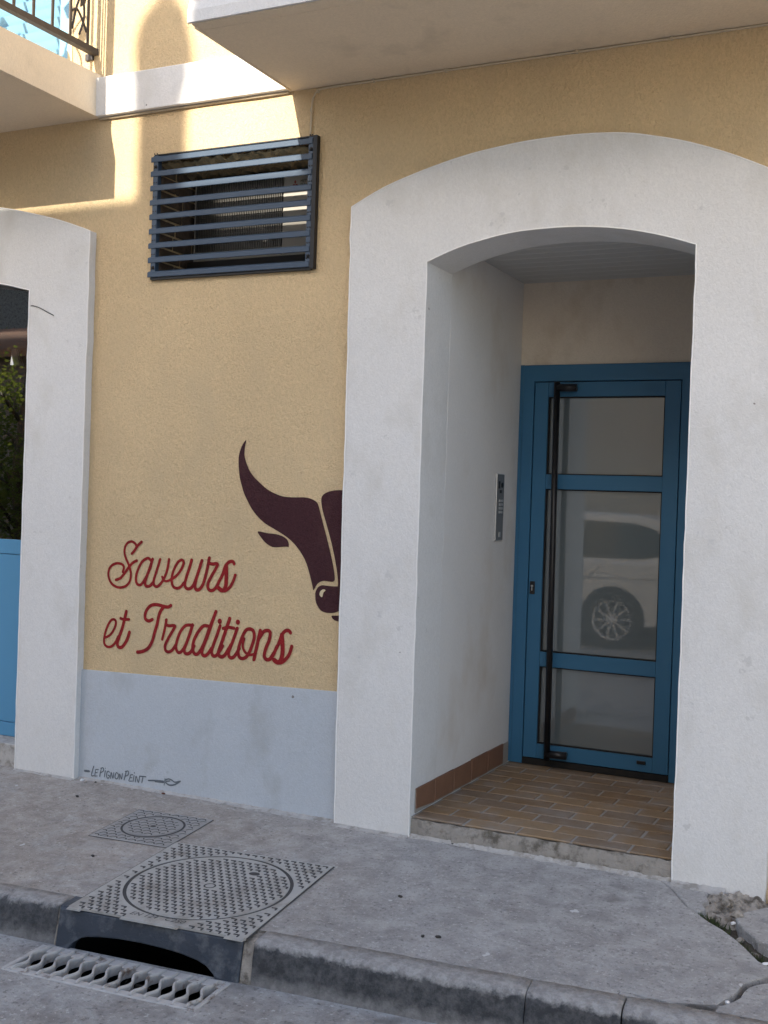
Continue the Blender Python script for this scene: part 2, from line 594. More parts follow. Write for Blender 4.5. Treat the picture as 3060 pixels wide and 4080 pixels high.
# traced paint strokes: millimetres on the wall (x, z)
LETTERS = [
 ('S', [(6.8, [(-1614,1130),(-1620,1144),(-1644,1156),(-1670,1148),(-1686,1125),(-1689,1098),(-1679,1069),(-1662,1041),(-1649,1012),(-1644,981),(-1651,949),(-1671,928),(-1698,918),(-1729,917),(-1762,931),(-1782,957),(-1788,985),(-1780,1013),(-1758,1032),(-1730,1040),(-1702,1036),(-1689,1022),(-1695,997)]), (7.5, [(-1738,954),(-1711,964),(-1685,990),(-1657,1025),(-1633,1048),(-1609,1060)]), (7.5, [(-1641,1094),(-1624,1112),(-1606,1136),(-1582,1157)])]),
 ('a', [(7.5, [(-1514,1059),(-1534,1075),(-1554,1071),(-1578,1053),(-1598,1019),(-1610,984),(-1609,953),(-1597,938),(-1579,939),(-1560,960),(-1538,996),(-1522,1031),(-1510,1073)]), (8.2, [(-1510,1073),(-1525,1030),(-1540,992),(-1551,958),(-1550,938),(-1536,933),(-1518,939),(-1501,957)])]),
 ('v', [(7.5, [(-1464,1074),(-1477,1033),(-1490,996),(-1500,963),(-1496,942),(-1480,935),(-1463,945),(-1441,971),(-1424,1006),(-1414,1042),(-1409,1077)]), (6.2, [(-1448,987),(-1441,973),(-1422,966),(-1398,974)])]),
 ('e', [(7.5, [(-1398,974),(-1366,993),(-1338,1023),(-1322,1054),(-1321,1071),(-1334,1078),(-1356,1063),(-1377,1027),(-1388,990),(-1387,959),(-1375,939),(-1351,935),(-1331,945),(-1314,965)])]),
 ('u', [(8.6, [(-1272,1080),(-1285,1038),(-1300,995),(-1308,964),(-1306,946),(-1292,936),(-1273,940),(-1255,960),(-1237,1003),(-1221,1046),(-1210,1081)]), (8.6, [(-1210,1081),(-1224,1041),(-1238,998),(-1246,962),(-1244,941),(-1233,934),(-1216,941),(-1199,965),(-1189,995)])]),
 ('r', [(8.9, [(-1189,995),(-1177,1044),(-1167,1096)]), (8.6, [(-1167,1096),(-1169,1074),(-1148,1067),(-1126,1071),(-1118,1064),(-1133,1036),(-1154,1002),(-1169,973),(-1170,950),(-1158,937),(-1139,939),(-1120,956),(-1104,987)])]),
 ('s', [(8.6, [(-1104,987),(-1084,1024),(-1072,1060),(-1051,1082),(-1030,1086),(-1021,1075)]), (11.0, [(-1067,1065),(-1064,1032),(-1064,997),(-1065,967),(-1076,944),(-1091,942),(-1106,951)]), (8.2, [(-1091,939),(-1066,941),(-1041,960),(-1024,987),(-1012,1020)])]),
 ('e', [(6.8, [(-1800,650),(-1766,667),(-1741,699),(-1730,731),(-1738,748),(-1758,746),(-1778,722),(-1795,683),(-1803,645),(-1799,617),(-1780,605),(-1755,609),(-1732,629),(-1712,664)])]),
 ('t', [(9.2, [(-1666,796),(-1676,755),(-1690,704),(-1708,659),(-1717,627),(-1709,610),(-1689,610),(-1670,629),(-1653,657),(-1642,691)]), (7.5, [(-1701,758),(-1676,754),(-1647,757)])]),
 ('T', [(8.9, [(-1501,767),(-1523,758),(-1543,766),(-1547,787),(-1536,815),(-1510,838),(-1474,844),(-1436,839),(-1406,837),(-1389,846)]), (9.2, [(-1432,836),(-1450,815),(-1461,788),(-1470,746),(-1484,702),(-1497,658),(-1521,620),(-1555,601),(-1587,594)])]),
 ('r', [(7.5, [(-1436,672),(-1424,719),(-1414,772)]), (8.2, [(-1414,772),(-1414,750),(-1396,743),(-1370,747),(-1360,742),(-1375,717),(-1399,678),(-1417,640),(-1412,618),(-1394,612),(-1372,623),(-1351,652)])]),
 ('a', [(8.2, [(-1253,756),(-1278,756),(-1300,749),(-1325,721),(-1344,677),(-1351,640),(-1339,616),(-1320,618),(-1299,644),(-1279,688),(-1263,730),(-1254,759)]), (8.9, [(-1254,759),(-1269,713),(-1286,669),(-1299,635),(-1294,615),(-1276,613),(-1257,627),(-1241,655)])]),
 ('d', [(8.9, [(-1163,760),(-1190,758),(-1215,732),(-1240,691),(-1250,648),(-1240,619),(-1221,616),(-1200,640),(-1177,687),(-1155,746),(-1133,798),(-1118,835)]), (8.9, [(-1118,835),(-1142,771),(-1164,709),(-1187,654),(-1193,623),(-1178,611),(-1157,624),(-1137,652)])]),
 ('i', [(8.9, [(-1092,766),(-1108,720),(-1127,671),(-1137,637),(-1128,617),(-1110,618),(-1090,642),(-1073,669)]), (12.3, [(-1094,790),(-1094,788)])]),
 ('t', [(9.6, [(-1037,806),(-1053,760),(-1072,705),(-1090,656),(-1097,628),(-1082,615),(-1061,623),(-1041,651),(-1024,679)]), (8.2, [(-1073,755),(-1042,763),(-1010,761)])]),
 ('i', [(8.9, [(-992,762),(-1006,722),(-1025,673),(-1038,637),(-1029,617),(-1011,618),(-994,636),(-976,666)]), (12.3, [(-989,793),(-989,792)])]),
 ('o', [(8.9, [(-917,765),(-941,757),(-960,726),(-976,683),(-982,647),(-973,622),(-952,618),(-929,634),(-907,677),(-893,725),(-899,756),(-917,765)]), (6.8, [(-950,715),(-957,679),(-943,651),(-919,639),(-890,645)])]),
 ('n', [(9.6, [(-891,619),(-879,674),(-860,761)]), (9.2, [(-862,728),(-841,757),(-818,765),(-804,755),(-808,721),(-825,679),(-833,643),(-822,626),(-801,629),(-782,653),(-764,692)])]),
 ('s', [(8.9, [(-802,628),(-777,665),(-755,708),(-739,750),(-720,771),(-701,773),(-692,764)]), (11.6, [(-739,750),(-734,709),(-732,669),(-738,633),(-755,617),(-777,626)]), (8.9, [(-758,615),(-733,620),(-707,643),(-692,667),(-682,700)])]),
]
SIGNATURE = [
 (5.7, [(-1893,-51),(-1866,-50)]),
 (2.8, [(-1836,-20),(-1845,-48),(-1849,-70),(-1834,-69)]),
 (2.3, [(-1823,-35),(-1825,-51),(-1828,-70)]),
 (2.3, [(-1823,-35),(-1805,-32)]),
 (2.3, [(-1824,-51),(-1812,-49)]),
 (2.3, [(-1827,-70),(-1811,-67)]),
 (2.7, [(-1786,-23),(-1791,-44),(-1796,-67)]),
 (2.5, [(-1790,-24),(-1776,-20),(-1771,-27),(-1775,-38),(-1790,-47)]),
 (3.0, [(-1760,-20),(-1760,-20)]),
 (2.5, [(-1760,-33),(-1765,-65)]),
 (2.7, [(-1733,-37),(-1742,-33),(-1749,-42),(-1751,-58),(-1746,-69),(-1737,-67),(-1732,-56),(-1741,-54)]),
 (2.5, [(-1725,-68),(-1722,-35),(-1710,-67),(-1705,-36)]),
 (2.7, [(-1689,-33),(-1696,-48),(-1695,-62),(-1685,-65),(-1677,-55),(-1677,-38),(-1689,-33)]),
 (2.5, [(-1669,-65),(-1667,-36),(-1655,-63),(-1650,-33)]),
 (2.8, [(-1626,-18),(-1632,-42),(-1638,-64)]),
 (2.7, [(-1633,-20),(-1616,-16),(-1610,-24),(-1616,-37),(-1631,-44)]),
 (2.5, [(-1598,-33),(-1603,-51),(-1608,-65),(-1590,-64)]),
 (2.5, [(-1598,-33),(-1584,-30)]),
 (2.3, [(-1602,-48),(-1589,-46)]),
 (3.2, [(-1575,-19),(-1575,-20)]),
 (2.7, [(-1576,-34),(-1582,-65)]),
 (2.7, [(-1567,-65),(-1563,-34),(-1548,-66),(-1541,-32)]),
 (2.8, [(-1541,-32),(-1501,-30)]),
 (2.8, [(-1520,-33),(-1526,-63)]),
 (3.8, [(-1485,-46),(-1436,-40),(-1393,-38)]),
 (3.4, [(-1444,-46),(-1393,-44)]),
 (2.3, [(-1384,-23),(-1388,-57)]),
 (3.4, [(-1382,-30),(-1363,-22),(-1343,-25),(-1323,-33),(-1291,-24)]),
 (3.8, [(-1379,-43),(-1358,-52),(-1331,-48),(-1308,-36),(-1291,-24)]),
 (3.0, [(-1378,-37),(-1355,-31)]),
]
BULL = {
 'head': [(-974,1679),(-990,1664),(-1004,1636),(-1013,1606),(-1014,1573),(-1011,1539),(-1005,1500),(-993,1462),(-978,1423),(-956,1385),(-927,1343),(-890,1306),(-849,1277),(-804,1256),(-754,1232),(-714,1209),(-679,1181),(-648,1147),(-623,1110),(-605,1069),(-591,1028),(-581,995),(-575,975),(-569,981),(-559,999),(-543,1014),(-520,1022),(-496,1021),(-477,1020),(-464,1027),(-463,1044),(-469,1077),(-481,1126),(-502,1195),(-529,1277),(-550,1339),(-564,1380),(-581,1396),(-610,1407),(-644,1411),(-702,1409),(-756,1412),(-800,1424),(-846,1444),(-887,1473),(-923,1502),(-952,1536),(-971,1574),(-981,1608),(-980,1643)],
 'muzzle': [(-365,1442),(-395,1449),(-425,1450),(-469,1449),(-507,1442),(-535,1429),(-547,1412),(-547,1389),(-539,1352),(-520,1299),(-494,1225),(-475,1164),(-459,1102),(-448,1045),(-445,1006),(-453,1000),(-500,1000),(-528,1001),(-549,991),(-563,967),(-563,942),(-558,917),(-543,893),(-524,878),(-495,873),(-462,876),(-439,884),(-422,890),(-397,896),(-362,902)],
 'ear': [(-892,1239),(-872,1210),(-846,1186),(-816,1170),(-791,1167),(-752,1171),(-727,1173),(-717,1172),(-717,1190),(-728,1208),(-753,1222),(-788,1230),(-838,1233)],
 'chin': [(-393,866),(-423,866),(-453,863),(-471,862),(-473,857),(-466,847),(-447,838),(-423,838),(-393,836)],
 'nostril': [(-509,979),(-523,982),(-537,971),(-540,954),(-526,945),(-520,966)],
}

# ------------------------------------------------------------------ ground, road, kerb, pavement
GT0, GT1, GN0, GN1 = -0.915, -0.115, -0.290, -0.045        # drain grate hole in the road
road = MB()
FAR = 400
for (a0, a1, b0, b1) in ((-FAR, GT0, -FAR, 0.12), (GT1, FAR, -FAR, 0.12), (GT0, GT1, -FAR, GN0), (GT0, GT1, GN1, -0.02)):
    road.quad(kp(a0, b0, ROAD_Z), kp(a1, b0, ROAD_Z), kp(a1, b1, ROAD_Z), kp(a0, b1, ROAD_Z))
road_o = tag(road.build('road', 'road'), kind='structure')
tag(MB().quad((-FAR, -1.0, -0.66), (FAR, -1.0, -0.66), (FAR, FAR, -0.66), (-FAR, FAR, -0.66)).build('ground', 'soil'), kind='structure')

KERB_W = 0.095


def slab(poly, fn_dz, depth, name, parent, bevel=0.004):
    mb = MB()
    mb.prism(poly, lambda a, b, d: (a, b, PZ + PS * b - d), 0.0, depth)
    return mb.build(name, 'pavement', parent, bevel=bevel, bseg=1)


def kline(x, n):
    # point on the line at distance n from the kerb edge, at world x
    t = (x - KO.x - KN.x * n) / KT.x
    p = kxy(t, n)
    return (p.x, p.y)


main_right = [(1.10, -0.05), (1.155, -0.115), (1.255, -0.279), (1.300, -0.319), (1.352, -0.380), (1.414, -0.433), (1.470, -0.498), (1.510, -0.553), (1.565, -0.640), (1.601, -0.665), (1.68, -0.70)]
crack_up = [(1.70, -0.69), (1.611, -0.742), (1.590, -0.775), (1.568, -0.797), (1.543, -0.842), (1.538, -0.890), (1.531, -0.925), (1.506, -0.983), (1.490, -1.035), (1.486, -1.079), (1.427, -1.074), (1.40, -1.079), (1.365, -1.076), (1.32, -1.071), (1.280, -1.075), (1.24, -1.068), (1.198, -1.0735)]
crack_low = [(1.1975, -1.0765), (1.238, -1.077), (1.282, -1.086), (1.325, -1.084), (1.368, -1.091), (1.430, -1.096), (1.497, -1.090), (1.506, -1.021), (1.536, -0.977), (1.552, -0.939), (1.556, -0.890), (1.564, -0.857), (1.590, -0.819), (1.625, -0.785), (1.75, -0.75)]
A = [(-8.0, 0.10)] + [(1.10, 0.10)] + main_right + crack_up + [kline(1.19, KERB_W), kline(-8.0, KERB_W)]
pavement = slab(A, 0, 0.055, 'pavement', None)
tag(pavement, kind='structure')
Cc = [kline(1.197, KERB_W)] + crack_low + [(8, -0.72), kline(8, KERB_W)]
slab(Cc, 0, 0.055, 'slab', pavement)
B = [(1.456, -0.225), (1.436, -0.292), (1.455, -0.345), (1.482, -0.388), (1.51, -0.425), (1.542, -0.472), (1.577, -0.482), (1.70, -0.52), (8, -0.60), (8, 0.10), (1.62, 0.10), (1.54, -0.12)]
slab(B, 0, 0.055, 'slab', pavement)
slab([(1.10, 0.10), (1.108, -0.05), (1.160, -0.113), (1.2585, -0.275), (1.300, -0.310), (1.322, -0.262), (1.300, -0.215), (1.318, -0.175), (1.30, -0.13), (1.31, 0.10)], 0, 0.055, 'slab', pavement)
soil = MB()
gx = [0.95 + 0.03 * i for i in range(60)]
gy = [-1.15 + 0.03 * j for j in range(45)]
rnd = random.Random(3)
hh = {(i, j): rnd.uniform(-0.012, 0.008) for i in range(60) for j in range(45)}
for i in range(59):
    for j in range(44):
        soil.quad(*[(gx[a], gy[b], PZ + PS * gy[b] - 0.040 + hh[a, b]) for a, b in ((i, j), (i + 1, j), (i + 1, j + 1), (i, j + 1))], smooth=True)
tag(soil.build('soil', 'soil'), kind='structure')

# kerb stones with a rounded nose and a slightly raked face
kerb_root = empty('kerb', kp(0, 0, ROAD_Z))
kerb_root['kind'] = 'structure'


def kerb_stone(t0, t1, seed):
    r = random.Random(seed)
    top = 0.1435
    prof = [(KERB_W, top + 0.004), (0.035, top + 0.002), (0.014, top - 0.0005), (0.002, top - 0.006), (-0.006, top - 0.016), (-0.010, top - 0.035), (-0.018, 0.06), (-0.028, -0.03), (KERB_W, -0.03)]
    n = max(4, int((t1 - t0) / 0.022))
    mb = MB()
    rows = []
    chip = [0.0] * (n + 1)
    for _ in range(max(1, int((t1 - t0) * 5))):
        c = r.randrange(n + 1)
        d = r.uniform(0.003, 0.010)
        for q in range(-2, 3):
            if 0 <= c + q <= n:
                chip[c + q] = max(chip[c + q], d * (1 - abs(q) / 3))
    drift = 0.0
    for i in range(n + 1):
        t = t0 + (t1 - t0) * i / n
        drift = drift * 0.85 + r.uniform(-0.0012, 0.0012)
        e = 0.003 if i in (0, n) else 0.0
        row = []
        for k, (a, h) in enumerate(prof):
            jn = (r.uniform(-0.0012, 0.0012) + drift + (chip[i] if 2 <= k <= 5 else 0)) if 1 <= k <= 6 else 0
            p = kxy(t, a + jn + (e if k < 8 else 0) * (1 if k > 2 else 0))
            zt = PZ + PS * kxy(t, 0.02).y - ROAD_Z
            h2 = h - top + zt if k <= 5 else h
            row.append((p.x, p.y, ROAD_Z + h2 - (e if k < 6 else 0) + (r.uniform(-0.001, 0.001) if k < 5 else 0) - (chip[i] * 0.8 if 1 <= k <= 4 else 0)))
        rows.append(row)
    m = len(prof)
    for i in range(n):
        for k in range(m):
            j = (k + 1) % m
            mb.quad(rows[i][k], rows[i][j], rows[i + 1][j], rows[i + 1][k], smooth=k < 6)
    mb.quad(*rows[0])
    mb.quad(*reversed(rows[-1]))
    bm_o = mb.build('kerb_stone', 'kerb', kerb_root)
    me = bm_o.data
    bm = bmesh.new()
    bm.from_mesh(me)
    bmesh.ops.remove_doubles(bm, verts=bm.verts, dist=1e-5)
    bmesh.ops.recalc_face_normals(bm, faces=bm.faces)
    bm.to_mesh(me)
    bm.free()
    return bm_o


for i, (a, b) in enumerate(((-3.9, -2.9), (-2.897, -1.90), (-1.897, -0.882), (-0.05, 0.926), (0.929, 1.2335), (1.2385, 2.23), (2.233, 3.2))):
    if b > a:
        kerb_stone(a, b, 10 + i)

# ------------------------------------------------------------------ the house with the portal
house = empty('apartment_building', (0.56, 0.0, PZ), 'ochre rendered house front with white arched portal and blue glazed door', 'building')
YP = -0.05          # front of the white surrounds


def wall_with_holes(x0, x1, z0, z1, holes, y0, y1):
    xs = sorted({x0, x1} | {h[0] for h in holes} | {h[1] for h in holes})
    zs = sorted({z0, z1} | {h[2] for h in holes} | {h[3] for h in holes})
    mb = MB()

    def solid(i, j):
        if not (0 <= i < len(xs) - 1 and 0 <= j < len(zs) - 1):
            return False
        cx, cz = (xs[i] + xs[i + 1]) / 2, (zs[j] + zs[j + 1]) / 2
        return not any(h[0] < cx < h[1] and h[2] < cz < h[3] for h in holes)
    for i in range(len(xs) - 1):
        for j in range(len(zs) - 1):
            if not solid(i, j):
                continue
            a, b, c, d = xs[i], xs[i + 1], zs[j], zs[j + 1]
            mb.quad((a, y0, c), (b, y0, c), (b, y0, d), (a, y0, d))
            mb.quad((a, y1, c), (a, y1, d), (b, y1, d), (b, y1, c))
            if not solid(i - 1, j):
                mb.quad((a, y0, c), (a, y0, d), (a, y1, d), (a, y1, c))
            if not solid(i + 1, j):
                mb.quad((b, y0, c), (b, y1, c), (b, y1, d), (b, y0, d))
            if not solid(i, j - 1):
                mb.quad((a, y0, c), (a, y1, c), (b, y1, c), (b, y0, c))
            if not solid(i, j + 1):
                mb.quad((a, y0, d), (b, y0, d), (b, y1, d), (a, y1, d))
    return mb


wall_with_holes(-8, 8, -0.5, 7.2, [(-0.20, 1.30, -0.6, 2.66), (-4.6, -2.20, -0.6, 2.62), (-1.545, -0.640, 2.512, 3.088), (-3.30, -2.128, 3.50, 5.70)], 0.0, 0.35).build('wall', 'yellow', house)
MB().prism([(-1.95, -0.30), (-0.405, -0.30), (-0.405, 0.5105), (-0.8, 0.5005), (-1.3, 0.4895), (-1.95, 0.4735)], lambda a, b, d: (a, d, b), -0.012, 0.01).build('plinth', 'plinth', house, bevel=0.002, bseg=1)

# white arched surround of the porch
oa = [(-0.411, 2.753), (-0.248, 2.828), (-0.06, 2.886), (0.132, 2.931), (0.30, 2.955), (0.45, 2.968), (0.654, 2.971), (0.841, 2.957), (0.98, 2.928), (1.117, 2.889), (1.27, 2.830), (1.422, 2.758), (1.517, 2.708)]
ia = [(-0.024, 2.478), (0.08, 2.517), (0.184, 2.547), (0.358, 2.579), (0.526, 2.588), (0.691, 2.583), (0.852, 2.563), (1.01, 2.526), (1.156, 2.477)]
OA = [(p.x, p.y) for p in spline(oa, 4)]
IA = [(p.x, p.y) for p in spline(ia, 5)]
OUT_L = wobble([(-0.399, -0.30)] + OA, 0.0011, seed=3)
IN_L = wobble([(-0.021, -0.30)] + IA + [(1.147, -0.30)], 0.0011, seed=4)
surround_poly = OUT_L + wobble([(1.512, -0.02), (1.506, -0.10), (1.50, -0.30)], 0.002, 0.03, 5) + IN_L[::-1]
sur = MB().prism(surround_poly, lambda a, b, d: (a, d, b), YP, 0.244).build('door_surround', 'white', house, bevel=0.004)


def bead(pts, parent, y=YP):
    MB().tube([(a, y - 0.0005, b) for a, b in pts], 0.0030, 6).build('corner_bead', 'bead', parent)


bead(OUT_L, sur)
bead(IN_L, sur)

# surround of the shop front on the far side of the painted wall
lo_ = [(-4.70, 2.753), (-4.2, 2.87), (-3.7, 2.955), (-3.3, 2.985), (-2.9, 2.972), (-2.557, 2.92), (-2.366, 2.880), (-2.135, 2.820), (-1.934, 2.752)]
li_ = [(-4.31, 2.465), (-3.8, 2.56), (-3.3, 2.60), (-2.85, 2.565), (-2.541, 2.512), (-2.331, 2.465)]
LO = [(p.x, p.y) for p in spline(lo_, 4)]
LI = [(p.x, p.y) for p in spline(li_, 5)]
LOE = wobble([(-1.934, -0.30), (-1.938, 0.9)] + LO[::-1], 0.0012, seed=6)
LIE = wobble([(-2.339, -0.30)] + LI[::-1], 0.0011, seed=7)
sh_poly = [(-4.31, -0.30), (-4.70, -0.30)] + LOE[::-1] + LIE
shs = MB().prism(sh_poly, lambda a, b, d: (a, d, b), YP, 0.20).build('shop_surround', 'white', house, bevel=0.004)
bead(LOE, shs)
bead(LIE, shs)

# string course between the balconies
MB().prism([(3.345, -0.040), (3.540, -0.046), (3.548, -0.03), (3.556, 0.01), (3.345, 0.01)], lambda z, y, d: (d, y, z), -1.935, -0.74).build('string_course', 'white', house, bevel=0.004)

# porch: side walls, back wall, ceiling boards, floor
pw = MB()
pw.box(-0.17, -0.022, 0.244, 1.40, -0.3, 2.66)
pw.box(1.150, 1.30, 0.244, 1.40, -0.3, 2.66)
pw.build('porch_wall', 'porch_white', house)
MB().prism([(-0.022, 2.168), (-0.022, 2.66), (1.150, 2.66), (1.150, -0.3), (0.925, -0.3), (0.925, 2.168)], lambda a, b, d: (a, d, b), 1.262, 1.40).build('porch_back_wall', 'porch_back', house)
pc = MB().box(-0.17, 1.30, 0.244, 1.40, 2.640, 2.70).build('porch_ceiling', 'black', house)
y = 0.246
while y < 1.25:
    MB().box(-0.021, 1.149, y, min(y + 0.096, 1.261), 2.618, 2.639).build('plank', 'pvc', pc, bevel=0.003, bseg=1)
    y += 0.1
FLOOR_Z = -0.004
step = MB()
n = 40
rr = random.Random(5)
rowT, rowB = [], []
for i in range(n + 1):
    x = -0.021 + 1.168 * i / n
    rowT.append((x, -0.030 + rr.uniform(-0.004, 0.007), FLOOR_Z - 0.012 + rr.uniform(-0.004, 0.002)))
    rowB.append((x, -0.040 + rr.uniform(-0.012, 0.004), PZ - 0.03))
rowM = [((a[0] + b[0]) / 2, (a[1] + b[1]) / 2 + rr.uniform(-0.007, 0.006), -0.05) for a, b in zip(rowT, rowB)]
for i in range(n):
    step.quad(rowT[i], rowM[i], rowM[i + 1], rowT[i + 1], smooth=True)
    step.quad(rowM[i], rowB[i], rowB[i + 1], rowM[i + 1], smooth=True)
    step.quad(rowT[i], rowT[i + 1], (rowT[i + 1][0], 1.40, FLOOR_Z - 0.010), (rowT[i][0], 1.40, FLOOR_Z - 0.010))
floor = step.build('porch_floor', 'step_concrete', house)
gr = MB().box(-0.021, 1.146, -0.024, 1.30, FLOOR_Z - 0.009, FLOOR_Z - 0.0035).build('grout_bed', 'grout', floor)
rr = random.Random(11)
ybounds = [(-0.027, 0.071)] + [(0.0805 + 0.12 * k, 0.1895 + 0.12 * k) for k in range(10)]
for r, (ya, yb) in enumerate(ybounds):
    x = (0.23 if r % 2 == 0 else 0.122) - 0.244 * 2
    while x < 1.15:
        a, b = max(x + 0.0055, -0.019), min(x + 0.2385, 1.144)
        if b - a > 0.015 and ya < 1.26:
            dz = rr.uniform(-0.0012, 0.0012)
            j = [rr.uniform(-0.0015, 0.0015) for _ in range(4)]
            MB().hexa([(a + j[0], ya + j[1], FLOOR_Z - 0.010), (b + j[2], ya + j[1], FLOOR_Z - 0.010), (b + j[2], yb + j[3], FLOOR_Z - 0.010), (a + j[0], yb + j[3], FLOOR_Z - 0.010),
                       (a + j[0], ya + j[1], FLOOR_Z + dz), (b + j[2], ya + j[1], FLOOR_Z + dz), (b + j[2], yb + j[3], FLOOR_Z + dz * 0.3), (a + j[0], yb + j[3], FLOOR_Z + dz * 0.3)]).build('tile', 'tile%d' % rr.choice([0, 0, 1, 2, 3]), floor, bevel=0.003, bseg=1)
        x += 0.244
yk = 0.005
for L in (0.215, 0.235, 0.235, 0.235, 0.235):
    dz = rr.uniform(-0.002, 0.002)
    y1 = min(yk + L, 1.247)
    MB().hexa([(-0.0215, yk + 0.003, 0.008 + (0.012 if yk < 0.01 else 0)), (-0.0125, yk + 0.003, 0.008 + (0.012 if yk < 0.01 else 0)), (-0.0125, y1 - 0.003, 0.004), (-0.0215, y1 - 0.003, 0.004),
               (-0.0215, yk + 0.003, 0.112 + dz), (-0.0125, yk + 0.003, 0.112 + dz), (-0.0125, y1 - 0.003, 0.112 + dz), (-0.0215, y1 - 0.003, 0.112 + dz)]).build('skirting_tile', 'skirting', floor, bevel=0.002, bseg=1)
    yk += L
MB().box(-0.0213, -0.0165, 0.006, 1.247, 0.0, 0.108).build('grout_bed', 'grout', floor)

# ------------------------------------------------------------------ blue glazed door
fr = MB()
FY0, FY1 = 1.248, 1.33
fr.prism([(0, 0), (0, 2.17), (0.925, 2.17), (0.925, 0), (0.857, 0), (0.857, 2.081), (0.062, 2.081), (0.062, 0)], lambda a, b, d: (a, d, b), FY0, FY1)
door = fr.build('door', 'blue_door', house, bevel=0.002, bseg=1)
MB().box(-0.021, -0.001, 1.256, 1.33, 0, 2.172).build('frame_fillet', 'blue_door', door)
MB().prism([(0.058, 0.0), (0.058, 2.083), (0.861, 2.083), (0.861, 0.0), (0.842, 0.0), (0.842, 2.066), (0.077, 2.066), (0.077, 0.0)], lambda a, b, d: (a, d, b), 1.272, 1.329).build('seal', 'rubber', door)
MB().box(0.058, 0.861, 1.335, 1.36, 0.0, 2.083).build('backing', 'interior', door)
LX0, LX1, LZ0, LZ1, GX0, GX1 = 0.067, 0.852, 0.036, 2.076, 0.142, 0.772
lf = MB()
LY0, LY1 = 1.252, 1.30
lf.box(LX0, GX0, LY0, LY1, LZ0, LZ1)
lf.box(GX1, LX1, LY0, LY1, LZ0, LZ1)
for a, b in ((LZ0, 0.114), (0.536, 0.615), (1.499, 1.578), (1.998, LZ1)):
    lf.box(GX0 + 0.0006, GX1 - 0.0006, LY0 + 0.001, LY1, a, b)
lf.build('leaf', 'blue_door', door, bevel=0.0015, bseg=1)
for a, b in ((0.114, 0.536), (0.615, 1.499), (1.578, 1.998)):
    MB().box(GX0, GX1, 1.281, 1.290, a, b).build('glass_pane', 'frosted_glass', door)
    g = MB()
    w = 0.006
    g.box(GX0, GX0 + w, 1.262, 1.2805, a, b).box(GX1 - w, GX1, 1.262, 1.2805, a, b).box(GX0 + w, GX1 - w, 1.262, 1.2805, a, a + w).box(GX0 + w, GX1 - w, 1.262, 1.2805, b - w, b)
    g.build('glazing_seal', 'rubber', door)
MB().box(0.064, 0.855, 1.246, 1.30, 0.0, 0.033).build('brush_strip', 'rubber', door)
hb = MB().tube([(0.209, 1.190, 2.068), (0.222, 1.190, 0.045)], 0.0165, 14)
hb_o = hb.build('handle_bar', 'black_metal', door)
for zc, xc in ((2.040, 0.2092), (0.078, 0.2218)):
    MB().tube([(xc, 1.190, zc), (xc + 0.105, 1.206, zc)], 0.0205, 14).build('bar_mount', 'black_metal', door)
    MB().tube([(xc + 0.085, 1.20, zc), (xc + 0.085, 1.2525, zc)], 0.012, 10).build('bar_mount', 'black_metal', door)
MB().box(0.076, 0.103, 1.243, 1.253, 0.925, 0.995).build('lock_plate', 'black_metal', door, bevel=0.003)
MB().lathe([(0.0, -0.004), (0.006, -0.004), (0.006, 0.0)], (0.0895, 1.243, 0.970), 'y', 12).box(0.0868, 0.0922, 1.239, 1.243, 0.945, 0.966).build('lock_cylinder', 'steel', door)
MB().box(0.690, 0.737, 1.245, 1.253, 0.076, 0.093).build('vent_slot', 'black_metal', door, bevel=0.002)

# ------------------------------------------------------------------ shop front
SY = 0.12
sw = MB()
sw.box(-4.40, -2.25, SY, SY + 0.05, 0.030, 0.106)
sw.box(-4.40, -2.25, SY + 0.004, SY + 0.05, 0.109, 1.040)
sw.box(-4.40, -2.25, SY, SY + 0.05, 1.043, 1.122)
shop = sw.build('shop_window', 'blue_shop', house, bevel=0.0015, bseg=1)
MB().box(-4.40, -2.25, SY + 0.02, SY + 0.028, 1.122, 2.75).build('glass_pane', 'window_glass', shop)
MB().box(-4.40, -2.25, -0.02, SY + 0.10, PZ - 0.05, 0.028).build('sill', 'smear', shop, bevel=0.006)
it = MB()
it.quad((-4.4, 2.5, -0.2), (-2.2, 2.5, -0.2), (-2.2, 2.5, 2.9), (-4.4, 2.5, 2.9))
it.quad((-4.4, 0.2, -0.2), (-4.4, 2.5, -0.2), (-4.4, 2.5, 2.9), (-4.4, 0.2, 2.9))
it.quad((-2.2, 0.2, -0.2), (-2.2, 2.5, -0.2), (-2.2, 2.5, 2.9), (-2.2, 0.2, 2.9))
it.quad((-4.4, 0.2, 2.78), (-2.2, 0.2, 2.78), (-2.2, 2.5, 2.78), (-4.4, 2.5, 2.78))
it.quad((-4.4, 0.2, 0.0), (-2.2, 0.2, 0.0), (-2.2, 2.5, 0.0), (-4.4, 2.5, 0.0))
it.build('room', 'interior', shop)

# ------------------------------------------------------------------ balconies
def balcony_slab(x0, x1, depth, side):
    mb = MB()
    if side < 0:       # balcony with the moulded white nose
        mb.prism([(0.0, 3.344), (-depth + 0.062, 3.344), (-depth + 0.058, 3.349), (-depth + 0.052, 3.344), (-depth, 3.348), (-depth, 3.40), (-depth + 0.012, 3.44), (-depth + 0.004, 3.47), (-depth - 0.010, 3.50), (-depth - 0.012, 3.60), (0.0, 3.60)], lambda a, b, d: (d, a, b), x0, x1)
    else:
        mb.prism([(0.0, 3.344), (-depth, 3.350), (-depth, 3.545), (0.0, 3.566)], lambda a, b, d: (d, a, b), x0, x1)
    return mb


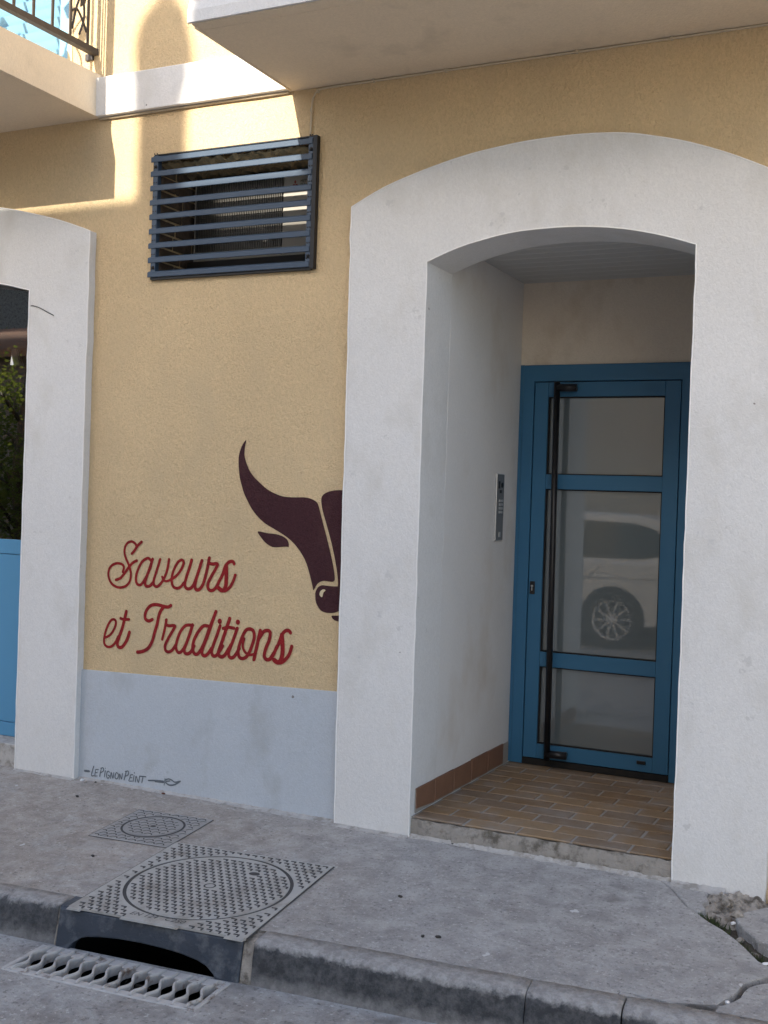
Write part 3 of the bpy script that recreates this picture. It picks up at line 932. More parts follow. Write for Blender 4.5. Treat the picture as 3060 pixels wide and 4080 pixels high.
b1 = balcony_slab(-0.781, 5.0, 0.820, -1).build('balcony', 'soffit', house, bevel=0.004)
MB().prism([(-0.821, 3.402), (-0.809, 3.44), (-0.817, 3.47), (-0.831, 3.50), (-0.834, 3.62), (-0.845, 3.62), (-0.842, 3.49), (-0.828, 3.465), (-0.822, 3.44), (-0.834, 3.400), (-0.834, 3.352), (-0.8215, 3.352)], lambda a, b, d: (d, a, b), -0.793, 5.0).build('fascia', 'white', b1)
MB().tube([(-0.775, -0.80, 3.3435), (-0.775, -0.02, 3.3435)], 0.006, 6).build('edge_lip', 'soffit', b1)
b2 = balcony_slab(-5.0, -1.926, 0.86, 1).build('balcony', 'soffit', house, bevel=0.005)

# wrought iron railing of the far balcony
RX = -1.975


def bar(name, pts, r, seg=6):
    return MB().tube(pts, r, seg).build(name, 'wrought', b2)


MB().hexa([(RX - 0.018, -0.815, 3.662), (RX + 0.018, -0.815, 3.662), (RX + 0.018, 0.0, 3.676), (RX - 0.018, 0.0, 3.676), (RX - 0.018, -0.815, 3.690), (RX + 0.018, -0.815, 3.690), (RX + 0.018, 0.0, 3.708), (RX - 0.018, 0.0, 3.708)]).build('bottom_rail', 'wrought', b2)
MB().box(-5.0, RX - 0.018, -0.833, -0.797, 3.662, 3.690).build('bottom_rail', 'wrought', b2)
MB().box(RX - 0.02, RX + 0.02, -0.815, -0.01, 4.50, 4.53).build('top_rail', 'wrought', b2)
MB().box(-5.0, RX - 0.02, -0.835, -0.795, 4.50, 4.53).build('top_rail', 'wrought', b2)
MB().box(-2.034, -1.985, -0.012, 0.0, 3.655, 3.688).build('bracket', 'wrought', b2)
for yb_ in (-0.592, -0.460, -0.328, -0.198, -0.065, -0.724):
    MB().box(RX - 0.0035, RX + 0.0035, yb_ - 0.008, yb_ + 0.008, 3.69, 4.51).build('baluster', 'wrought', b2)
MB().box(RX - 0.018, RX + 0.018, -0.833, -0.797, 3.55, 4.53).build('corner_post', 'wrought', b2)


def scroll(fn, w):
    mb = MB()
    for pts in ([(0.0, 0.02), (0.03, 0.12), (0.018, 0.22), (-0.02, 0.28), (-0.045, 0.24), (-0.03, 0.20)], [(0.0, 0.30), (-0.035, 0.40), (0.0, 0.52), (0.04, 0.58), (0.055, 0.53), (0.035, 0.50)],
                [(-0.05, 0.03), (-0.02, 0.16), (0.025, 0.27), (0.03, 0.36), (0.0, 0.45)], [(0.05, 0.05), (0.02, 0.10), (-0.02, 0.14), (-0.05, 0.12)]):
        mb.tube([fn(p.x * w, p.y) for p in spline(pts, 5)], 0.0065, 5)
    # leaf blades
    for a, b, s in ((0.0, 0.16, 1), (-0.01, 0.30, -1), (0.02, 0.42, 1), (0.0, 0.56, -1)):
        poly = [(a, b), (a + s * 0.03 * w, b + 0.03), (a + s * 0.045 * w, b + 0.085), (a + s * 0.02 * w, b + 0.12), (a + s * 0.005 * w, b + 0.07)]
        mb.prism(poly, lambda p, q, d: tuple(Vector(fn(p, q)) + Vector(d)), (0, 0, 0), (0.004, 0.004, 0))
    return mb


for yc in (-0.131, -0.66):
    scroll(lambda a, b, yc=yc: (RX, yc + a, 3.72 + b), 1.1).build('scroll_panel', 'wrought', b2)
for k in range(12):
    xc = -2.10 - k * 0.24
    MB().box(xc - 0.008, xc + 0.008, -0.822, -0.808, 3.69, 4.51).build('baluster', 'wrought', b2)
    if k % 2 == 0:
        scroll(lambda a, b, xc=xc: (xc - 0.12 + a, -0.815, 3.72 + b), 1.7).build('scroll_panel', 'wrought', b2)

# louvred shutter behind that railing
dr = MB()
dr.box(-2.158, -2.128, -0.006, 0.10, 3.50, 5.70).box(-3.30, -3.26, -0.006, 0.10, 3.50, 5.70).box(-3.26, -2.158, -0.006, 0.10, 5.64, 5.70)
bd = dr.build('balcony_door', 'cream_paint', house)
for a in (-2.218, -3.26):
    MB().box(a, a + 0.058, -0.002, 0.045, 3.52, 5.63).build('stile', 'blue_shutter', bd)
z = 3.52
while z < 5.58:
    MB().hexa([(-3.2, 0.036, z), (-2.2182, 0.036, z), (-2.2182, 0.042, z + 0.002), (-3.2, 0.042, z + 0.002), (-3.2, 0.006, z + 0.058), (-2.2182, 0.006, z + 0.058), (-2.2182, 0.012, z + 0.060), (-3.2, 0.012, z + 0.060)]).build('slat', 'blue_shutter', bd)
    z += 0.0575
MB().box(-3.26, -2.16, 0.06, 0.08, 3.5, 5.65).build('backing', 'blue_shutter', bd)

# ------------------------------------------------------------------ cables on the wall
def cable(pts, r, mat, name, label):
    o = MB().tube([tuple(p) for p in spline(pts, 6)], r, 6).build(name, mat, None, loc=pts[0])
    return tag(o, label, 'cable')


c1 = [(5.0, -0.006, 3.338), (3.0, -0.006, 3.339), (1.395, -0.006, 3.338), (1.017, -0.006, 3.337), (0.337, -0.006, 3.337), (-0.076, -0.006, 3.337), (-0.396, -0.006, 3.336), (-0.575, -0.006, 3.336), (-0.628, -0.006, 3.330), (-0.656, -0.006, 3.302), (-0.664, -0.006, 3.239), (-0.666, -0.006, 3.115)]
cab = cable(c1, 0.0052, 'cable_cream', 'cable', 'thin cream cable under the large balcony, bending down to the louvred grille')
for (x, z) in ((-0.632, 3.326), (-0.664, 3.239), (-0.34, 3.3365), (0.02, 3.337), (0.62, 3.337), (1.02, 3.337)):
    MB().box(x - 0.005, x + 0.005, -0.015, -0.0005, z - 0.008, z + 0.008).build('cable_clip', 'cable_cream', cab)
cable([(-1.93, -0.012, 3.338), (-1.6, -0.013, 3.337), (-1.2, -0.011, 3.3385), (-0.95, -0.013, 3.3365), (-0.79, -0.011, 3.338)], 0.0055, 'cable_cream', 'cable', 'short cable tucked under the white band between the two balconies')
tag(MB().tube([tuple(p) for p in spline([(-2.331, -0.045, 2.380), (-2.300, -0.054, 2.380), (-2.26, -0.055, 2.370), (-2.209, -0.055, 2.347), (-2.157, -0.054, 2.323)], 5)], 0.0022, 5).build('wire', 'black', None, loc=(-2.331, -0.045, 2.380)), 'thin black wire end curling over the white shop surround', 'wire')

# ragged mortar smeared along the foot of the walls, broken footing under the pier
rr = random.Random(77)


def foot_smear(x0, x1, yb, hgt, wid, parent):
    mb = MB()
    n = int((x1 - x0) / 0.012)
    rows = []
    w = wid
    for i in range(n + 1):
        x = x0 + (x1 - x0) * i / n
        w = max(0.003, min(wid * 1.8, w * 0.97 + wid * 0.03 + rr.uniform(-0.0035, 0.0035)))
        h = hgt * rr.uniform(0.8, 1.15)
        rows.append([(x, yb, PZ + PS * yb + h), (x, yb - w * 0.4, PZ + PS * yb + h * 0.35), (x, yb - w, PZ + PS * (yb - w) + 0.0012), (x, yb - w - 0.002, PZ + PS * (yb - w) - 0.004)])
    for i in range(n):
        for k in range(3):
            mb.quad(rows[i][k], rows[i][k + 1], rows[i + 1][k + 1], rows[i + 1][k], smooth=True)
    mb.build('mortar_fillet', 'smear', parent)


foot_smear(-1.93, -0.41, -0.0125, 0.010, 0.022, house)
foot_smear(-0.399, -0.021, -0.0515, 0.008, 0.018, house)
foot_smear(-2.339, -1.934, -0.0515, 0.008, 0.014, house)
foot_smear(1.147, 1.36, -0.0515, 0.012, 0.035, house)
foot_smear(-0.02, 1.146, -0.044, 0.016, 0.012, house)
ft = MB()
gi, gj = 34, 26
G = [[None] * (gj + 1) for _ in range(gi + 1)]
for i in range(gi + 1):
    for j in range(gj + 1):
        x = 1.245 + 0.30 * i / gi
        y = -0.045 - 0.27 * j / gj
        e = min(1, max(0.0, (x - 1.245) / 0.06)) * min(1.0, max(0.0, (1.545 - x) / 0.05))
        fall = max(0.0, 1 - (j / gj) ** 1.3)
        G[i][j] = (x + rr.uniform(-0.003, 0.003), y + rr.uniform(-0.003, 0.003), PZ + PS * y - 0.040 + e * fall * (0.040 + 0.009 * math.sin(i * 0.55 + 0.4 * j) * math.cos(j * 0.45 - i * 0.2) + 0.006 * math.sin(i * 1.7 + j) * math.sin(j * 1.3)) + rr.uniform(-0.004, 0.004) * e)
for i in range(gi):
    for j in range(gj):
        ft.quad(G[i][j], G[i + 1][j], G[i + 1][j + 1], G[i][j + 1], smooth=True)
ft.build('pier_footing', 'rubble', house)

# ------------------------------------------------------------------ painted bull and lettering
def wallpt(y):
    return lambda a, b, k=0.0: (a, y - k, b)


bull = empty('wall_mural', (-0.55, -0.002, 0.85), 'dark maroon bull head with a long horn painted on the yellow wall', 'mural')
for nm, part, mat, y in (('head', 'bull_face', 'maroon', -0.0020), ('muzzle', 'bull_muzzle', 'maroon', -0.0020), ('ear', 'bull_ear', 'maroon', -0.0020), ('chin', 'bull_chin', 'maroon', -0.0020), ('nostril', 'bull_nostril', 'cream_paint', -0.0032)):
    poly = [(p.x / 1000, p.y / 1000) for p in spline(BULL[nm], 3, closed=True)]
    MB().flat(poly, wallpt(y)).build(part, mat, bull)

sign = empty('painted_sign', (-1.2, -0.002, 0.56), 'dark red brush script reading Saveurs et Traditions on the yellow wall', 'sign')
for ch, strokes in LETTERS:
    mb = MB()
    for q, (hw, pts) in enumerate(strokes):
        sp = spline([(a / 1000, b / 1000) for a, b in pts], 5)
        ribbon(mb, sp, hw / 1000, wallpt(-0.0016 - 0.0006 * q), 0.00001)
    mb.build('letter', 'red_paint', sign)
signature = empty('painted_signature', (-1.7, -0.014, -0.06), 'small grey hand-lettered signature with a paintbrush on the grey plinth', 'sign')
for q, (hw, pts) in enumerate(SIGNATURE):
    sp = spline([(a / 1000, b / 1000) for a, b in pts], 4)
    ribbon(MB(), sp, hw / 1000, wallpt(-0.0136 - 0.0001 * (q % 5)), 0.00001).build('brush_stroke' if q >= 24 or q == 0 else 'letter', 'grey_paint', signature)

# ------------------------------------------------------------------ louvred grille and the machine behind it
niche = MB()
niche.quad((-1.545, 0.35, 2.512), (-1.545, 0.80, 2.512), (-1.545, 0.80, 3.14), (-1.545, 0.35, 3.14))
niche.quad((-0.640, 0.35, 2.512), (-0.640, 0.80, 2.512), (-0.640, 0.80, 3.14), (-0.640, 0.35, 3.14))
niche.quad((-1.545, 0.80, 2.512), (-0.640, 0.80, 2.512), (-0.640, 0.80, 3.14), (-1.545, 0.80, 3.14))
niche.quad((-1.545, 0.35, 3.14), (-0.640, 0.35, 3.14), (-0.640, 0.80, 3.14), (-1.545, 0.80, 3.14))
niche.quad((-1.545, 0.35, 2.512), (-0.640, 0.35, 2.512), (-0.640, 0.80, 2.512), (-1.545, 0.80, 2.512))
nich = niche.build('niche', 'brick_dark', house)
rr = random.Random(21)
# rough brick lining of the niche
for r in range(8):
    yy = 0.012
    zz = 2.514 + r * 0.072
    while yy < 0.34:
        L = rr.uniform(0.12, 0.20)
        y2 = min(yy + L, 0.348)
        if y2 - yy > 0.02:
            MB().box(-1.5445, -1.5445 + rr.uniform(0.004, 0.016), yy, y2 - 0.010, zz + 0.004, zz + 0.066).build('brick', 'brick_dark', nich, bevel=0.004, bseg=1)
        yy = y2
lum = MB()
nx, ny = 46, 9
grid = [[(-1.5445 + 0.9045 * i / nx, 0.004 + 0.33 * j / ny, 3.0875 - max(0.0, rr.gauss(0.010, 0.007)) - (0.012 if j > 1 else 0) * abs(math.sin(i * 0.9 + j))) for j in range(ny + 1)] for i in range(nx + 1)]
for i in range(nx):
    for j in range(ny):
        lum.quad(grid[i][j], grid[i + 1][j], grid[i + 1][j + 1], grid[i][j + 1], smooth=True)
lum.build('mortar', 'foam', nich)

grille = empty('louvre_grille', (-1.10, -0.03, 2.50), 'blue metal louvred grille set over the wall niche', 'grille')
fm = MB()
for a, b in ((-1.562, -1.534), (-0.664, -0.637)):
    MB().box(a, b, -0.024, 0.006, 2.496, 3.108).build('stile', 'blue_grille', grille)
fk = MB()
fk.box(-0.6365, -0.616, -0.030, 0.004, 2.488, 3.112).box(-1.566, -0.6365, -0.020, 0.004, 2.484, 2.4955).box(-1.560, -0.6365, -0.022, 0.004, 3.1085, 3.114)
fk.build('frame', 'black', grille)
slat_proto = None
for k in range(9):
    zc = 3.094 - k * 0.0724
    x0 = -1.574 - 0.001 * k * 0.4
    sl = MB()
    # folded blade: small front flange, sloping shelf behind, lip at the back
    sl.prism([(-0.0290, -0.017), (-0.0265, -0.0195), (-0.0265, 0.003), (-0.014, 0.011), (0.016, 0.0145), (0.016, 0.0165), (-0.0145, 0.0140), (-0.0290, 0.0060)], lambda a, b, d: (d, a, zc + b), x0, -0.642).build('slat', 'blue_grille', grille)
for (x, z) in ((-1.548, 3.053), (-0.650, 3.050), (-1.548, 2.545), (-0.650, 2.548)):
    MB().lathe([(0.0, -0.008), (0.006, -0.007), (0.009, -0.002), (0.009, 0.0)], (x, -0.024, z), 'y', 10).build('bolt', 'black', grille)
for k in range(9):
    zc = 3.094 - k * 0.0724
    rv = MB()
    for x in (-1.556, -1.541, -0.657, -0.644):
        rv.box(x - 0.003, x + 0.003, -0.0265, -0.0235, zc + 0.020, zc + 0.026)
    rv.build('rivet', 'black', grille)

ac = empty('air_conditioner', (-1.10, 0.25, 2.60), 'white outdoor fan unit behind the blue louvres', 'air conditioner')
cas = MB()
cas.box(-1.50, -1.488, 0.25, 0.56, 2.62, 3.05)
cas.box(-0.962, -0.665, 0.25, 0.56, 2.62, 3.05)
cas.box(-1.488, -0.962, 0.25, 0.56, 2.62, 2.672).box(-1.488, -0.962, 0.25, 0.56, 3.02, 3.05)
cas.build('casing', 'ac_white', ac, bevel=0.006)
MB().box(-1.488, -0.962, 0.40, 0.56, 2.672, 3.02).build('core', 'ac_dark', ac)
fan = MB()
for k in range(5):
    a0 = k * 2 * math.pi / 5
    for j in range(4):
        r0, r1 = 0.04 + 0.033 * j, 0.04 + 0.033 * (j + 1)
        cx, cz = -1.22, 2.845
        q = lambda r, a, y: (cx + r * math.cos(a), y, cz + r * math.sin(a))
        fan.quad(q(r0, a0, 0.33), q(r1, a0, 0.33), q(r1, a0 + 0.8, 0.37), q(r0, a0 + 0.8, 0.37))
fan.build('fan', 'ac_dark', ac)
fin = MB()
x = -1.486
while x < -0.962:
    fin.box(x, x + 0.0036, 0.247, 0.253, 2.672, 3.02)
    x += 0.0105
for z in (2.76, 2.845, 2.93):
    fin.box(-1.488, -0.962, 0.2555, 0.258, z - 0.002, z + 0.002)
tag(fin.build('guard_wires', 'ac_fin', ac), kind='stuff')
lg = MB()
cx, cz, s = -0.892, 2.978, 0.021
for k in range(3):
    a = math.pi / 2 + k * 2 * math.pi / 3
    d = Vector((math.cos(a), math.sin(a)))
    e = Vector((-d.y, d.x))
    c0 = Vector((cx, cz))
    pts = [c0, c0 + d * s * 0.5 * 1.0 + e * s * 0.29, c0 + d * s, c0 + d * s * 0.5 - e * s * 0.29]
    lg.quad(*[(p.x, 0.2478, p.y) for p in pts])
lg.build('emblem', 'logo_red', ac)
for k, wd in enumerate(('MITSUBISHI', 'ELECTRIC')):
    text_mesh(wd, 0.020, lambda a, b, k=k: (-0.862 + a, 0.2476, 2.984 - 0.019 * k + b), 'logo_black', 'lettering', ac)
tag(MB().box(-1.50, -0.665, 0.20, 0.52, 2.5125, 2.612).build('support_frame', 'ac_dark', ac))
MB().box(-0.905, -0.815, 0.196, 0.1995, 2.545, 2.562).build('rating_plate', 'litter', ac)

# ------------------------------------------------------------------ intercom panel on the porch side wall
ic = empty('intercom_panel', (-0.018, 0.965, 1.215), 'brushed steel entry intercom plate on the porch side wall', 'intercom')
IX = -0.022
MB().box(IX, IX + 0.012, 0.910, 1.022, 1.216, 1.568).build('back_plate', 'steel', ic, bevel=0.002)
MB().box(IX + 0.012, IX + 0.0135, 0.914, 1.018, 1.220, 1.564).build('face_plate', 'steel_dark', ic)
MB().lathe([(0.0, 0.004), (0.013, 0.004), (0.015, 0.0)], (IX + 0.0135, 0.985, 1.508), 'x', 14).build('camera_lens', 'black_metal', ic)
MB().box(IX + 0.0135, IX + 0.015, 0.930, 0.955, 1.490, 1.528).build('speaker_slot', 'black', ic)
MB().box(IX + 0.0135, IX + 0.015, 0.952, 0.980, 1.466, 1.482).build('display', 'black', ic)
for k in range(4):
    for yq in (0.945, 0.978):
        MB().box(IX + 0.0135, IX + 0.0165, yq, yq + 0.022, 1.360 + k * 0.020, 1.373 + k * 0.020).build('call_button', 'steel', ic)
MB().box(IX + 0.0135, IX + 0.016, 0.955, 0.978, 1.235, 1.262).build('key_slot', 'steel', ic)

# ------------------------------------------------------------------ street ironwork
inlet = empty('drain_inlet', kp(-0.45, 0.37, PZ - 0.07), 'cast iron kerb inlet with square treadplate and round lid', 'drain cover')
T0, T1, N0, N1 = -0.835, -0.085, -0.004, 0.757
CC = (-0.450, 0.375)
plate = MB()
ring = [(CC[0] + 0.334 * math.cos(2 * math.pi * k / 64), CC[1] + 0.334 * math.sin(2 * math.pi * k / 64)) for k in range(64)]


def sq_pt(a):
    # point on the square border in direction a from the lid centre
    dx, dy = math.cos(a), math.sin(a)
    best = 9
    for lim, d, c in ((T1, dx, CC[0]), (T0, dx, CC[0]), (N1, dy, CC[1]), (N0, dy, CC[1])):
        if abs(d) > 1e-6:
            q = (lim - c) / d
            if q > 0:
                best = min(best, q)
    return (CC[0] + dx * best, CC[1] + dy * best)


angs = sorted([2 * math.pi * k / 64 for k in range(64)] + [math.atan2(n - CC[1], t - CC[0]) % (2 * math.pi) for t in (T0, T1) for n in (N0, N1)])
TOP = 0.0050
for i, a in enumerate(angs):
    b = angs[(i + 1) % len(angs)]
    pa, pb = sq_pt(a), sq_pt(b)
    ra = (CC[0] + 0.334 * math.cos(a), CC[1] + 0.334 * math.sin(a))
    rb = (CC[0] + 0.334 * math.cos(b), CC[1] + 0.334 * math.sin(b))
    plate.quad(kpav(*ra, TOP), kpav(*pa, TOP), kpav(*pb, TOP), kpav(*rb, TOP))
    plate.quad(kpav(*pa, TOP), kpav(*pa, -0.004), kpav(*pb, -0.004), kpav(*pb, TOP))
    plate.quad(kpav(*ra, TOP), kpav(*rb, TOP), kpav(*rb, 0.001), kpav(*ra, 0.001))
plate.build('frame_plate', 'cast_iron', inlet)
lid = MB()
lid.quad(*[kpav(CC[0] + 0.318 * math.cos(2 * math.pi * k / 64), CC[1] + 0.318 * math.sin(2 * math.pi * k / 64), TOP) for k in range(64)])
for k in range(64):
    a, b = 2 * math.pi * k / 64, 2 * math.pi * (k + 1) / 64
    lid.quad(kpav(CC[0] + 0.318 * math.cos(a), CC[1] + 0.318 * math.sin(a), TOP), kpav(CC[0] + 0.320 * math.cos(a), CC[1] + 0.320 * math.sin(a), 0.001), kpav(CC[0] + 0.320 * math.cos(b), CC[1] + 0.320 * math.sin(b), 0.001), kpav(CC[0] + 0.318 * math.cos(b), CC[1] + 0.318 * math.sin(b), TOP))
lid.build('round_lid', 'cast_iron', inlet)
MB().quad(*[kpav(CC[0] + 0.345 * math.cos(2 * math.pi * k / 48), CC[1] + 0.345 * math.sin(2 * math.pi * k / 48), 0.0022) for k in range(48)]).build('lid_joint', 'groove', inlet)
bd_ = MB()
for (a0, a1, b0, b1) in ((T0 - 0.007, T0, N0, N1 + 0.006), (T1, T1 + 0.007, N0, N1 + 0.006), (T0, T1, N1, N1 + 0.006)):
    bd_.quad(kpav(a0, b0, 0.002), kpav(a1, b0, 0.002), kpav(a1, b1, 0.002), kpav(a0, b1, 0.002))
bd_.build('joint', 'groove', inlet)


def in_text(t, n):
    return (-0.60 < t < -0.33 and n < 0.055) or ((t + 0.45) ** 2 + (n - 0.375) ** 2 < 0.032 ** 2) or ((t + 0.344) ** 2 + (n - 0.555) ** 2 < 0.03 ** 2)


tread = MB()
pit = 0.0365
tread_rnd = random.Random(2)
for i in range(-2, 30):
    for j in range(-2, 30):
        t = T0 + 0.012 + i * pit + (pit * 0.5 if j % 2 else 0)
        n = N0 + 0.016 + j * pit * 0.80
        if not (T0 + 0.012 < t < T1 - 0.012 and N0 + 0.012 < n < N1 - 0.012):
            continue
        rad = math.hypot(t - CC[0], n - CC[1])
        if 0.303 < rad < 0.349 or in_text(t, n):
            continue
        for (du, dv, hu, hv) in ((0, 0, 0.0115, 0.0030), (0.0105, -0.0095, 0.0032, 0.0070)):
            p = [kpav(t + du + a * hu, n + dv + b * hv, TOP + h) for h in (-0.0005, 0.0016) for a, b in ((-1, -1), (1, -1), (1, 1), (-1, 1))]
            tread.hexa(p)
tag(tread.build('tread_pattern', 'groove', inlet), kind='stuff')
text_mesh('EN 124   C250', 0.038, lambda a, b: kpav(-0.585 + a, 0.018 + b, TOP + 0.0008), 'groove', 'lettering', inlet, 0.2)
text_mesh('O', 0.07, lambda a, b: kpav(-0.475 + a, 0.350 + b, TOP + 0.0008), 'groove', 'lettering', inlet)
MB().quad(*[kpav(-0.344 + 0.024 * math.cos(a), 0.555 + 0.017 * math.sin(a), TOP + 0.001) for a in [2 * math.pi * k / 20 for k in range(20)]]).build('key_hole', 'groove', inlet)
# front casting with the slot under the kerb line
IT0, IT1 = -0.875, -0.096
zt = lambda t: PZ + PS * kxy(t, 0).y
slot = [(-0.812, ROAD_Z - 0.02), (-0.808, -0.300), (-0.792, -0.279), (-0.770, -0.264), (-0.740, -0.254), (-0.68, -0.246), (-0.60, -0.240), (-0.50, -0.238), (-0.42, -0.241), (-0.34, -0.247), (-0.27, -0.258), (-0.225, -0.273), (-0.198, -0.292), (-0.188, ROAD_Z - 0.02)]
outer = [(IT0, ROAD_Z - 0.02), (IT0, zt(IT0) - 0.006), (IT1, zt(IT1) - 0.006), (IT1, ROAD_Z - 0.02)]
fcp = outer + [(a, b) for a, b in slot[::-1]]
MB().prism(fcp, lambda a, b, d: kp(a, d - 0.030 * max(0.0, min(1.0, (-0.165 - b) / 0.14)), b), -0.003, 0.045).build('front_casting', 'iron_dark', inlet, bevel=0.008, bseg=3)
for (a, b) in ((-0.835, -0.775), (-0.60, -0.355), (-0.165, -0.088)):
    MB().hexa([kpav(a, -0.020, TOP - 0.0072), kpav(b, -0.020, TOP - 0.0072), kpav(b, 0.0, TOP - 0.006), kpav(a, 0.0, TOP - 0.006), kpav(a + 0.004, -0.018, TOP - 0.001), kpav(b - 0.004, -0.018, TOP - 0.001), kpav(b - 0.004, 0.002, TOP - 0.0004), kpav(a + 0.004, 0.002, TOP - 0.0004)]).build('lip', 'cast_iron', inlet)
cav = MB()
Q = lambda t, n, z: kp(t, n, z)
a0, a1, b0, b1, zb, ztp = -0.83, -0.17, GN0, 0.60, -0.63, -0.226
cav.quad(Q(GT0, b0, zb), Q(GT1, b0, zb), Q(GT1, b1, zb), Q(GT0, b1, zb))
cav.quad(Q(GT0, b1, zb), Q(GT1, b1, zb), Q(GT1, b1, ztp), Q(GT0, b1, ztp))
cav.quad(Q(GT0, b0, zb), Q(GT1, b0, zb), Q(GT1, b0, ROAD_Z - 0.002), Q(GT0, b0, ROAD_Z - 0.002))
for tt in (GT0, GT1):
    cav.quad(Q(tt, b0, zb), Q(tt, 0.04, zb), Q(tt, 0.04, ROAD_Z - 0.002), Q(tt, b0, ROAD_Z - 0.002))
    cav.quad(Q(tt, 0.04, zb), Q(tt, b1, zb), Q(tt, b1, ztp), Q(tt, 0.04, ztp))
cav.quad(Q(GT0, 0.03, ztp), Q(GT1, 0.03, ztp), Q(GT1, b1, ztp), Q(GT0, b1, ztp))
cav.build('chamber', 'pit', inlet)
# mortar fillets either side
for (a, b) in ((-0.884, -0.876), (-0.095, -0.051)):
    MB().hexa([kp(a, -0.030, ROAD_Z - 0.02), kp(b, -0.030, ROAD_Z - 0.02), kp(b, 0.06, ROAD_Z - 0.02), kp(a, 0.06, ROAD_Z - 0.02), kpav(a, 0.004, -0.010), kpav(b, 0.004, -0.010), kpav(b, 0.095, -0.001), kpav(a, 0.095, -0.001)]).build('mortar_joint', 'rubble', inlet, bevel=0.004)
MB().hexa([kpav(IT0, 0.0, -0.012), kpav(IT1, 0.0, -0.012), kpav(IT1, 0.097, -0.012), kpav(IT0, 0.097, -0.012), kpav(IT0, 0.004, -0.0015), kpav(IT1, 0.004, -0.0015), kpav(IT1, 0.097, -0.0005), kpav(IT0, 0.097, -0.0005)]).build('top_bed', 'iron_dark', inlet)

grate = empty('drain_grate', kp(-0.515, -0.167, ROAD_Z), 'worn iron gutter grate with wavy bars below the kerb inlet', 'drain grate')
RZ = ROAD_Z + 0.005
fb = MB()
for (a0, a1, b0, b1) in ((GT0, GT0 + 0.020, GN0, GN1), (GT1 - 0.020, GT1, GN0, GN1), (GT0 + 0.02, GT1 - 0.02, GN0, GN0 + 0.035), (GT0 + 0.02, GT1 - 0.02, GN1 - 0.050, GN1)):
    fb.hexa([kp(a0, b0, RZ - 0.03), kp(a1, b0, RZ - 0.03), kp(a1, b1, RZ - 0.03), kp(a0, b1, RZ - 0.03), kp(a0, b0, RZ), kp(a1, b0, RZ), kp(a1, b1, RZ), kp(a0, b1, RZ)])
fb.build('frame', 'cast_rust', grate, bevel=0.003, bseg=1)
NB = 14
for k in range(NB):
    tc = GT0 + 0.045 + k * (GT1 - GT0 - 0.085) / (NB - 1)
    pts = []
    mm = 16
    for i in range(mm + 1):
        u = i / mm
        n = GN0 + 0.006 + (GN1 - GN0 - 0.012) * u
        w = math.sin((u - 0.12) / 0.66 * 2 * math.pi) * 0.016 if 0.12 < u < 0.78 else 0.0
        pts.append((tc + w, n, u))
    mb = MB()
    for i in range(mm):
        (t1, n1, u1), (t2, n2, u2) = pts[i], pts[i + 1]
        h1 = 0.0095 if 0.03 < u1 < 0.97 else 0.003
        h2 = 0.0095 if 0.03 < u2 < 0.97 else 0.003
        wd = 0.0058
        mb.quad(kp(t1 - wd * 0.6, n1, RZ + h1), kp(t1 + wd * 0.6, n1, RZ + h1), kp(t2 + wd * 0.6, n2, RZ + h2), kp(t2 - wd * 0.6, n2, RZ + h2), smooth=True)
        for s in (-1, 1):
            mb.quad(kp(t1 + s * wd * 0.6, n1, RZ + h1), kp(t1 + s * wd, n1, RZ + h1 - 0.006), kp(t2 + s * wd, n2, RZ + h2 - 0.006), kp(t2 + s * wd * 0.6, n2, RZ + h2), smooth=True)
            mb.quad(kp(t1 + s * wd, n1, RZ + h1 - 0.006), kp(t1 + s * wd * 0.5, n1, RZ - 0.026), kp(t2 + s * wd * 0.5, n2, RZ - 0.026), kp(t2 + s * wd, n2, RZ + h2 - 0.006), smooth=True)
    mb.build('bar', 'cast_rust', grate)
deb = MB()
rr = random.Random(31)
for k in range(60):
    t, n = rr.uniform(GT0 + 0.03, GT1 - 0.03), rr.uniform(GN0 + 0.04, GN1 - 0.05)
    s = rr.uniform(0.006, 0.02)
    c = Vector(kp(t, n, RZ - rr.uniform(0.03, 0.09)))
    pts = [tuple(c + Vector((rr.uniform(-s, s), rr.uniform(-s, s), rr.uniform(-s, s) * 0.6))) for _ in range(4)]
    deb.quad(pts[0], pts[1], pts[2]).quad(pts[0], pts[2], pts[3]).quad(pts[0], pts[3], pts[1]).quad(pts[1], pts[3], pts[2])
tag(deb.build('debris', 'soil', grate), kind='stuff')
MB().quad(kp(GT0, GN0, RZ - 0.10), kp(GT1, GN0, RZ - 0.10), kp(GT1, GN1, RZ - 0.13), kp(GT0, GN1, RZ - 0.13)).build('silt', 'soil', grate)

